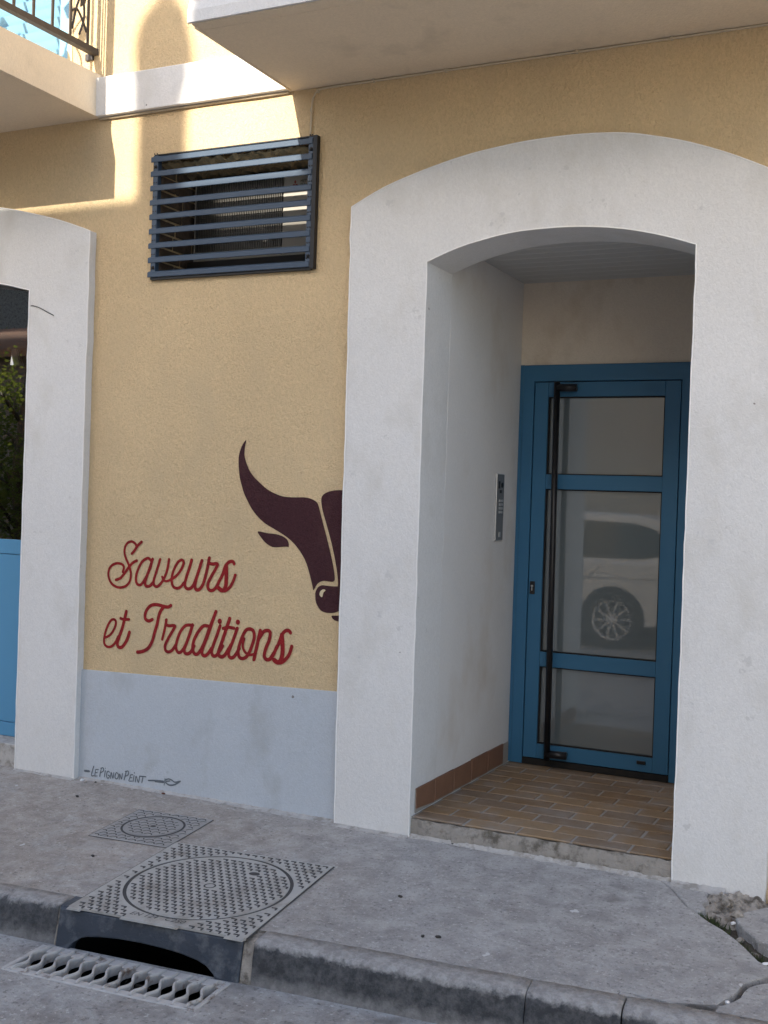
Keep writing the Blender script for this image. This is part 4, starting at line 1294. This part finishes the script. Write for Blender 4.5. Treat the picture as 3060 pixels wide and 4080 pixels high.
insp = empty('inspection_cover', kp(-1.04, 0.89, PZ - 0.03), 'small square iron inspection cover with a patterned round lid beside the plinth', 'manhole cover')
S0, S1, M0, M1 = -1.240, -0.842, 0.690, 1.090
SC = (-1.041, 0.895)
MB().hexa([kpav(S0, M0, -0.004), kpav(S1, M0, -0.004), kpav(S1, M1, -0.004), kpav(S0, M1, -0.004), kpav(S0, M0, 0.0045), kpav(S1, M0, 0.0045), kpav(S1, M1, 0.0045), kpav(S0, M1, 0.0045)]).build('frame_plate', 'cast_small', insp, bevel=0.002, bseg=1)
for r0, r1, dz, mat, nm in ((0.146, 0.136, 0.0058, 'groove', 'lid_joint'), (0.128, 0.0, 0.0062, 'cast_small', 'round_lid')):
    mb = MB()
    for k in range(48):
        a, b = 2 * math.pi * k / 48, 2 * math.pi * (k + 1) / 48
        P = lambda r, q: kpav(SC[0] + r * math.cos(q), SC[1] + r * math.sin(q), dz)
        if r1:
            mb.quad(P(r0, a), P(r0, b), P(r1, b), P(r1, a))
    if not r1:
        mb.quad(*[kpav(SC[0] + r0 * math.cos(2 * math.pi * k / 48), SC[1] + r0 * math.sin(2 * math.pi * k / 48), dz) for k in range(48)])
    mb.build(nm, mat, insp)
chev = MB()
for i in range(-1, 9):
    for j in range(-1, 14):
        t = S0 + 0.02 + i * 0.048 + (0.024 if j % 2 else 0)
        n = M0 + 0.018 + j * 0.030
        pts = [(t - 0.020, n - 0.006), (t - 0.010, n + 0.008), (t + 0.010, n + 0.008), (t + 0.020, n - 0.006)]
        for (p, q) in zip(pts[:-1], pts[1:]):
            mid = ((p[0] + q[0]) / 2, (p[1] + q[1]) / 2)
            rad = math.hypot(mid[0] - SC[0], mid[1] - SC[1])
            if not (S0 + 0.012 < mid[0] < S1 - 0.012 and M0 + 0.012 < mid[1] < M1 - 0.012) or 0.118 < rad < 0.156 or rad < 0.02:
                continue
            d = (Vector(q) - Vector(p)).normalized()
            e = Vector((-d.y, d.x)) * 0.0030
            z0 = 0.0068 if rad < 0.14 else 0.0051
            chev.quad(kpav(p[0] + e.x, p[1] + e.y, z0), kpav(p[0] - e.x, p[1] - e.y, z0), kpav(q[0] - e.x, q[1] - e.y, z0), kpav(q[0] + e.x, q[1] + e.y, z0))
tag(chev.build('tread_pattern', 'groove', insp), kind='stuff')
MB().quad(*[kpav(SC[0] + 0.014 * math.cos(a), SC[1] + 0.012 * math.sin(a), 0.0075) for a in [2 * math.pi * k / 16 for k in range(16)]]).build('key_hole', 'groove', insp)
jb = MB()
for (a0, a1, b0, b1) in ((S0 - 0.005, S0, M0 - 0.005, M1 + 0.004), (S1, S1 + 0.005, M0 - 0.005, M1 + 0.004), (S0, S1, M0 - 0.005, M0), (S0, S1, M1, M1 + 0.004)):
    jb.quad(kpav(a0, b0, 0.002), kpav(a1, b0, 0.002), kpav(a1, b1, 0.002), kpav(a0, b1, 0.002))
jb.build('joint', 'groove', insp)

# ------------------------------------------------------------------ rubble, moss, litter on the pavement
def lump(name, c, s, mat, label, cat, seed, group=None, flat=0.7):
    r = random.Random(seed)
    bm = bmesh.new()
    bmesh.ops.create_icosphere(bm, subdivisions=2, radius=1.0)
    for v in bm.verts:
        k = 1 + r.uniform(-0.22, 0.22)
        v.co = Vector((v.co.x * s[0] * k, v.co.y * s[1] * k, v.co.z * s[2] * k))
    me = bpy.data.meshes.new(name)
    bm.to_mesh(me)
    bm.free()
    me.materials.append(MATS[mat])
    o = bpy.data.objects.new(name, me)
    COL.objects.link(o)
    o.location = c
    o.rotation_euler = (0, 0, r.uniform(0, 3))
    return tag(o, label, cat, group)


rr = random.Random(44)
stones = [(1.392, -0.205, 0.030, 0.016, 'rounded grey stone wedged highest under the portal pier'), (1.440, -0.275, 0.026, 0.004, 'grey stone at the edge of the broken corner slab'), (1.375, -0.315, 0.020, -0.012, 'small grey stone just above the moss tuft'),
          (1.475, -0.440, 0.016, -0.022, 'brown chip in the narrow gap beside the corner slab'), (1.540, -0.545, 0.018, -0.024, 'grey chip lying far down the narrow pavement gap')]
for i, (x, y, s, dz, lb) in enumerate(stones):
    lump('rubble_stone', pav(x, y, dz), (s, s * 0.75, s * 0.6), 'rubble', lb, 'stone', 100 + i)
moss = MB()
for k in range(1000):
    u = rr.random()
    if rr.random() < 0.6:
        x, y = 1.335 + rr.gauss(0, 0.028), -0.345 + rr.gauss(0, 0.022)
        x += (-0.345 - y) * 0.9
    else:
        x, y = 1.36 + 0.22 * u + rr.gauss(0, 0.01), -0.41 - 0.21 * u + rr.gauss(0, 0.012)
    h = rr.uniform(0.012, 0.042)
    a = rr.uniform(0, 6.28)
    dx, dy = math.cos(a) * 0.004, math.sin(a) * 0.004
    lx, ly = rr.gauss(0, 0.012), rr.gauss(0, 0.012)
    z0 = PZ + PS * y - 0.035
    moss.quad((x - dx, y - dy, z0), (x + dx, y + dy, z0), (x + lx, y + ly, z0 + h))
tag(moss.build('moss', 'moss', None, recalc=False), 'green moss and weeds growing in the broken pavement gap', 'moss', kind='stuff')
for i, (x, y, dz, s, lb) in enumerate(((1.439, -0.366, 0.006, (0.012, 0.009, 0.005), 'small white pebble beside the moss in the pavement gap'), (1.595, -0.655, 0.004, (0.018, 0.009, 0.004), 'white paper scrap lying at the far edge of the pavement gap'), (1.520, -0.985, -0.004, (0.008, 0.008, 0.006), 'tiny white chip stuck in the zigzag pavement crack'))):
    lump('litter', pav(x, y, dz), s, 'litter', lb, 'litter', 60 + i)
for i, (x, y, s, m, lb) in enumerate(((-1.722, -0.270, 0.012, 'dark_stone', 'dark pebble on the pavement near the shop surround'), (-1.107, -0.887, 0.010, 'dark_stone', 'flat dark pebble on the pavement beside the large inlet plate'), (-1.375, -0.035, 0.012, 'dead_leaf', 'reddish dead leaf against the foot of the grey plinth'), (0.463, -0.986, 0.010, 'dark_stone', 'brown pebble on the kerbside pavement below the porch step'), (0.514, -0.967, 0.012, 'dark_stone', 'larger brown pebble of the pair below the porch step'), (0.237, -0.692, 0.011, 'dark_stone', 'dark pebble on the pavement before the portal pier'), (0.193, -0.045, 0.009, 'dark_stone', 'dark crumb at the foot of the porch step'))):
    lump('pebble' if m == 'dark_stone' else 'fallen_leaf', pav(x, y, 0.003), (s, s * 0.7, s * 0.4), m, lb, 'pebble' if m == 'dark_stone' else 'leaf', 80 + i)
for i, (x, y, s, m, lb) in enumerate(((-1.885, -0.045, 0.011, 'litter', 'white plaster crumb in the corner beside the shop surround'), (-1.845, -0.062, 0.009, 'rubble', 'grey mortar crumb next to the white plaster crumb'), (-1.80, -0.040, 0.007, 'rubble', 'tiny grey crumb below the painted signature dash'))):
    lump('plaster_crumb', pav(x, y, 0.003), (s, s * 0.7, s * 0.6), m, lb, 'crumb', 200 + i)

# ------------------------------------------------------------------ things inside the shop
sh = empty('paper_lamp', (-2.60, 0.26, 2.10), 'pale folded paper lampshade hanging in the shop window', 'lamp')
MB().lathe([(0.02, 0.172), (0.035, 0.168), (0.12, 0.09), (0.128, 0.0), (0.118, 0.0), (0.03, 0.160)], (-2.60, 0.26, 2.095), 'z', 7, smooth=False).build('shade', 'paper', sh)
MB().tube([(-2.60, 0.26, 2.265), (-2.60, 0.26, 2.78)], 0.004, 6).build('cord', 'black', sh)
MB().box(-4.40, -2.25, 0.175, 0.62, 1.095, 1.118).build('display_shelf', 'wood', shop)
ch = empty('white_chair', (-3.0, 0.42, 1.118), 'white tubular chair displayed behind the shop glass', 'chair')
MB().tube([tuple(p) for p in spline([(-2.75, 0.34, 1.119), (-2.752, 0.34, 1.26), (-2.775, 0.35, 1.36), (-2.80, 0.35, 1.425), (-3.0, 0.36, 1.432), (-3.2, 0.35, 1.425), (-3.24, 0.34, 1.26), (-3.24, 0.34, 1.119)], 5)], 0.013, 8).build('back_frame', 'paper', ch)
MB().box(-3.24, -2.76, 0.345, 0.58, 1.25, 1.268).build('seat', 'paper', ch, bevel=0.006)
for x in (-3.22, -2.78):
    MB().tube([(x, 0.57, 1.119), (x, 0.57, 1.25)], 0.011, 8).build('leg', 'paper', ch)
brd = MB().hexa([(-2.745, 0.24, 1.119), (-2.655, 0.24, 1.119), (-2.655, 0.265, 1.119), (-2.745, 0.265, 1.119), (-2.585, 0.20, 1.72), (-2.545, 0.20, 1.72), (-2.545, 0.225, 1.72), (-2.585, 0.225, 1.72)]).build('wooden_board', 'wood', None, loc=(-2.70, 0.25, 1.119))
tag(brd, 'brown wooden board leaning inside the shop window', 'board')

# ------------------------------------------------------------------ across the street (seen in the glass, shading the wall)
opp = empty('opposite_house', (0.9, -8.7, ROAD_Z), 'beige house across the street with tiled eaves, reflected in the door glass', 'building')
EY, EZ = -8.2, 6.975
ob = wall_with_holes(-5.8, 4.0, ROAD_Z, 7.0, [(-5.2, -4.3, 3.9, 5.3), (-3.0, -2.1, 3.9, 5.3), (1.2, 2.1, 3.9, 5.3), (-0.9, 0.15, ROAD_Z - 0.1, 2.0), (2.0, 3.3, 0.7, 2.0)], -8.7, -9.0)
ob.build('wall', 'opposite', opp)
for (a, b, c, d) in ((-5.2, -4.3, 3.9, 5.3), (-3.0, -2.1, 3.9, 5.3), (1.2, 2.1, 3.9, 5.3), (-0.9, 0.15, ROAD_Z, 2.0), (2.0, 3.3, 0.7, 2.0)):
    w_ = MB().box(a, b, -8.95, -8.90, c, d).build('window', 'blue_shutter', opp)
    for k in range(2):
        MB().box(a + 0.05 + k * (b - a) / 2, a - 0.05 + (k + 1) * (b - a) / 2, -8.898, -8.89, c + 0.06, d - 0.06).build('pane', 'car_glass', w_)
RP = 0.336
rf = MB().hexa([(-6.0, EY, EZ - 0.08), (4.2, EY, EZ - 0.08), (4.2, -13.0, EZ - 0.08 + RP * 4.8), (-6.0, -13.0, EZ - 0.08 + RP * 4.8), (-6.0, EY, EZ - 0.02), (4.2, EY, EZ - 0.02), (4.2, -13.0, EZ - 0.02 + RP * 4.8), (-6.0, -13.0, EZ - 0.02 + RP * 4.8)]).build('roof', 'roof_tile', opp)
tl = MB()
x = -5.95
while x < 4.15:
    tl.tube([(x, EY - 0.06, EZ - 0.060), (x, -13.0, EZ - 0.060 + RP * 4.8)], 0.055, 8)
    x += 0.19
tag(tl.build('roof_tiles', 'roof_tile', rf), kind='stuff')
MB().box(-5.95, 4.15, EY - 0.01, EY + 0.07, EZ - 0.11, EZ).build('eave_shadow_bar', 'steel_dark', rf)  # unseen straight bar added to smooth the eave's shadow edge on the wall
MB().box(-1.73, 4.0, -8.99, -8.70, 7.002, 7.95).box(-1.80, 4.1, -9.05, -8.62, 7.95, 8.03).build('sun_block_wall', 'opposite', opp)  # unseen raised wall added to keep sun off the facade beyond the grille
CY = -9.0
cx0 = -1.5325 - KX * 9.0
cz0 = KZ * 9.0
stk = MB()


def stack(hw0, z0, hw1, z1):
    stk.hexa([(cx0 - hw0, CY - hw0, cz0 + z0), (cx0 + hw0, CY - hw0, cz0 + z0), (cx0 + hw0, CY + hw0, cz0 + z0), (cx0 - hw0, CY + hw0, cz0 + z0), (cx0 - hw1, CY - hw1, cz0 + z1), (cx0 + hw1, CY - hw1, cz0 + z1), (cx0 + hw1, CY + hw1, cz0 + z1), (cx0 - hw1, CY + hw1, cz0 + z1)])


stack(0.138, 2.6, 0.138, 3.42)
stack(0.140, 3.42, 0.172, 3.52)
stack(0.172, 3.521, 0.168, 3.66)
stack(0.165, 3.661, 0.130, 3.78)
stack(0.128, 3.781, 0.045, 3.90)
stack(0.043, 3.901, 0.05, 4.15)
stk.build('chimney', 'opposite', rf)

shed = empty('garden_shed', (-11.0, -8.6, ROAD_Z), 'low outbuilding with scalloped clay tiles, mirrored in the shop window', 'building')
MB().box(-16.0, -7.25, -11.5, -8.6, ROAD_Z, 3.45).build('wall', 'shed_wall', shed)
sr = MB().hexa([(-16.2, -8.3, 3.40), (-7.22, -8.3, 3.40), (-7.22, -11.6, 4.30), (-16.2, -11.6, 4.30), (-16.2, -8.3, 3.45), (-7.22, -8.3, 3.45), (-7.22, -11.6, 4.35), (-16.2, -11.6, 4.35)]).build('roof', 'roof_tile', shed)
tl = MB()
x = -16.1
while x < -7.3:
    tl.tube([(x, -8.28, 3.46), (x, -11.6, 4.36)], 0.065, 8)
    x += 0.19
tag(tl.build('roof_tiles', 'roof_tile', sr), kind='stuff')


far = empty('far_house', (-14.0, -17.0, ROAD_Z), 'grey gabled house standing behind the low tiled outbuilding', 'building')
MB().box(-24.0, -7.0, -20.0, -16.0, ROAD_Z, 6.6).build('wall', 'step_concrete', far)
MB().prism([(-15.7, 6.62), (-20.3, 6.62), (-18.0, 7.6)], lambda a, b, d: (d, a, b), -24.2, -6.8).build('roof', 'roof_tile', far)

tree = empty('small_tree', (-8.6, -6.3, ROAD_Z), 'small leafy tree across the street, mirrored in the shop window', 'tree')
tr = MB()
rr = random.Random(9)
tr.tube([(-8.6, -6.3, ROAD_Z), (-8.55, -6.3, 0.6), (-8.62, -6.25, 1.6), (-8.5, -6.3, 3.0)], [0.09, 0.075, 0.06, 0.03], 8)
tips = []
for k in range(16):
    a = rr.uniform(0, 6.28)
    z0 = rr.uniform(0.6, 2.6)
    L = rr.uniform(0.6, 1.2)
    p1 = Vector((-8.58, -6.3, z0))
    p3 = p1 + Vector((math.cos(a) * L, math.sin(a) * L, rr.uniform(0.1, 0.7)))
    tr.tube([tuple(p1), tuple((p1 + p3) / 2 + Vector((0, 0, 0.1))), tuple(p3)], [0.03, 0.02, 0.008], 5)
    tips += [(p1 + p3) / 2, p3, p1 * 0.25 + p3 * 0.75]
tr.build('trunk', 'bark', tree)
lv = MB()
for k in range(9000):
    c = rr.choice(tips)
    p = c + Vector((rr.gauss(0, 0.24), rr.gauss(0, 0.24), rr.gauss(0, 0.22)))
    d = Vector((rr.uniform(-1, 1), rr.uniform(-1, 1), rr.uniform(-0.6, 0.6))).normalized()
    e = d.orthogonal().normalized()
    L = rr.uniform(0.045, 0.085)
    lv.quad(tuple(p), tuple(p + d * L * 0.5 + e * L * 0.28), tuple(p + d * L), tuple(p + d * L * 0.5 - e * L * 0.28))
lv.build('crown', 'leaf', tree, recalc=False)

# parked car across the street (mirrored in the door glass)
WX, CYN = -1.455, -6.40            # rear wheel centre, near side of the car
GZ = ROAD_Z
car = empty('parked_car', (-2.9, -7.3, GZ), 'silver estate car parked across the street, mirrored in the door glass', 'car')
FX = WX - 2.65
side = []


def arch(xc, r=0.40):
    return [(xc + r * math.cos(a), 0.36 + r * math.sin(a)) for a in [math.radians(-12 + 204 * k / 14) for k in range(15)]]


prof = [(WX + 0.86, 0.34)] + [(WX + 0.90, 0.62), (WX + 0.88, 0.95), (WX + 0.80, 1.06), (FX + 0.25, 1.02), (FX - 0.35, 0.94), (FX - 0.78, 0.78), (FX - 0.88, 0.60), (FX - 0.86, 0.30), (FX - 0.45, 0.26)]
prof += [p for p in arch(FX)[::-1]] + [(FX + 0.46, 0.24), (WX - 0.46, 0.24)] + arch(WX)[::-1] + [(WX + 0.46, 0.30)]
bd2 = MB().prism(prof, lambda a, b, d: (a, d, GZ + b), CYN, CYN - 1.82)
bd2.build('body', 'car_paint', car, bevel=0.05, bseg=4)
cab = MB()
lo = [(WX + 0.84, 1.04), (FX + 0.35, 1.00)]
hi = [(WX + 0.62, 1.56), (WX + 0.2, 1.63), (WX - 1.2, 1.66), (FX + 1.35, 1.55)]
poly = [lo[0]] + hi + [lo[1]]


def cabfn(a, b, d):
    k = max(0.0, (b - 1.0) / 0.66)
    return (a, CYN - 0.03 - 0.17 * k if d == 0 else CYN - 1.79 + 0.17 * k, GZ + b)


cab.prism(poly, cabfn, 0, 1)
cab.build('cabin', 'car_paint', car, bevel=0.04, bseg=3)
win1 = [(WX + 0.60, 1.16), (WX + 0.66, 1.24), (WX + 0.48, 1.46), (WX + 0.2, 1.53), (WX - 0.60, 1.55), (WX - 0.60, 1.09), (WX + 0.35, 1.10)]
win2 = [(WX - 0.66, 1.09), (WX - 0.66, 1.55), (WX - 1.30, 1.545), (FX + 0.62, 1.10)]
for s in (0, 1):
    for wv in (win1, win2):
        mb = MB()
        n = len(wv)
        tri = tessellate_polygon([[Vector((a, b, 0)) for a, b in wv]])
        off = 0.006 if s == 0 else -0.006
        mb.v = [(cabfn(a, b, s)[0], cabfn(a, b, s)[1] + off, cabfn(a, b, s)[2]) for a, b in wv]
        mb.f = [tuple(t) for t in tri]
        mb.s = [False] * len(mb.f)
        mb.build('side_window', 'car_glass', car)
MB().quad((FX + 0.42, CYN - 0.2, GZ + 1.06), (FX + 0.42, CYN - 1.62, GZ + 1.06), (FX + 1.28, CYN - 1.50, GZ + 1.53), (FX + 1.28, CYN - 0.32, GZ + 1.53)).build('windscreen', 'car_glass', car)
for (x, mt, nm) in ((WX + 0.875, 'tail_red', 'tail_lamp'), (FX - 0.82, 'litter', 'headlamp')):
    for yq in (CYN - 0.06, CYN - 1.52):
        MB().box(x - 0.04, x + 0.04, yq - 0.24, yq, GZ + 0.72, GZ + 0.90).build(nm, mt, car, bevel=0.02)
MB().prism([(WX + 0.14, 0.80), (WX + 0.34, 0.80), (WX + 0.34, 0.94), (WX + 0.14, 0.94)], lambda a, b, d: (a, d, GZ + b), CYN + 0.002, CYN - 0.01).build('fuel_flap', 'car_paint', car)
ln = MB()
for pts in ([(WX - 0.10, 1.08), (WX - 0.20, 0.95), (WX - 0.36, 0.82), (WX - 0.44, 0.66)], [(WX - 1.10, 1.06), (WX - 1.12, 0.6), (WX - 1.08, 0.30)], [(WX + 0.80, 0.86), (WX, 0.86), (FX + 0.3, 0.84)]):
    ln.tube([(p.x, CYN + 0.001, GZ + p.y) for p in spline(pts, 5)], 0.004, 5)
ln.build('door_seam', 'black', car)


def wheel(x, y, s):
    o = MB().lathe([(0.24, -0.09), (0.30, -0.10), (0.34, -0.08), (0.352, -0.03), (0.352, 0.03), (0.34, 0.08), (0.30, 0.10), (0.24, 0.09)], (x, y, GZ + 0.352), 'y', 40).build('wheel', 'tyre', car)
    MB().lathe([(0.0, 0.02 * s), (0.242, 0.02 * s)], (x, y, GZ + 0.352), 'y', 40).build('disc', 'black', o)
    mb = MB()
    mb.lathe([(0.243, 0.03 * s), (0.243, 0.085 * s), (0.228, 0.088 * s), (0.222, 0.03 * s)], (x, y, GZ + 0.352), 'y', 40)
    mb.lathe([(0.0, 0.075 * s), (0.04, 0.07 * s), (0.045, 0.03 * s)], (x, y, GZ + 0.352), 'y', 16)
    for k in range(10):
        a = 2 * math.pi * k / 10 + 0.05
        d, e = Vector((math.cos(a), math.sin(a))), Vector((-math.sin(a), math.cos(a))) * 0.011
        p = [d * 0.03 + e, d * 0.03 - e, d * 0.235 - e * 0.8, d * 0.235 + e * 0.8]
        mb.hexa([(x + q.x, y + h * s, GZ + 0.352 + q.y) for h in (0.045, 0.068) for q in p])
    mb.build('rim', 'alloy', o)


for wx in (WX, FX):
    wheel(wx, CYN - 0.105, 1)
    wheel(wx, CYN - 1.715, -1)
for x in (WX, FX):
    MB().box(x - 0.42, x + 0.42, CYN - 1.55, CYN - 0.25, GZ + 0.2, GZ + 0.8).build('wheel_well', 'black', car)
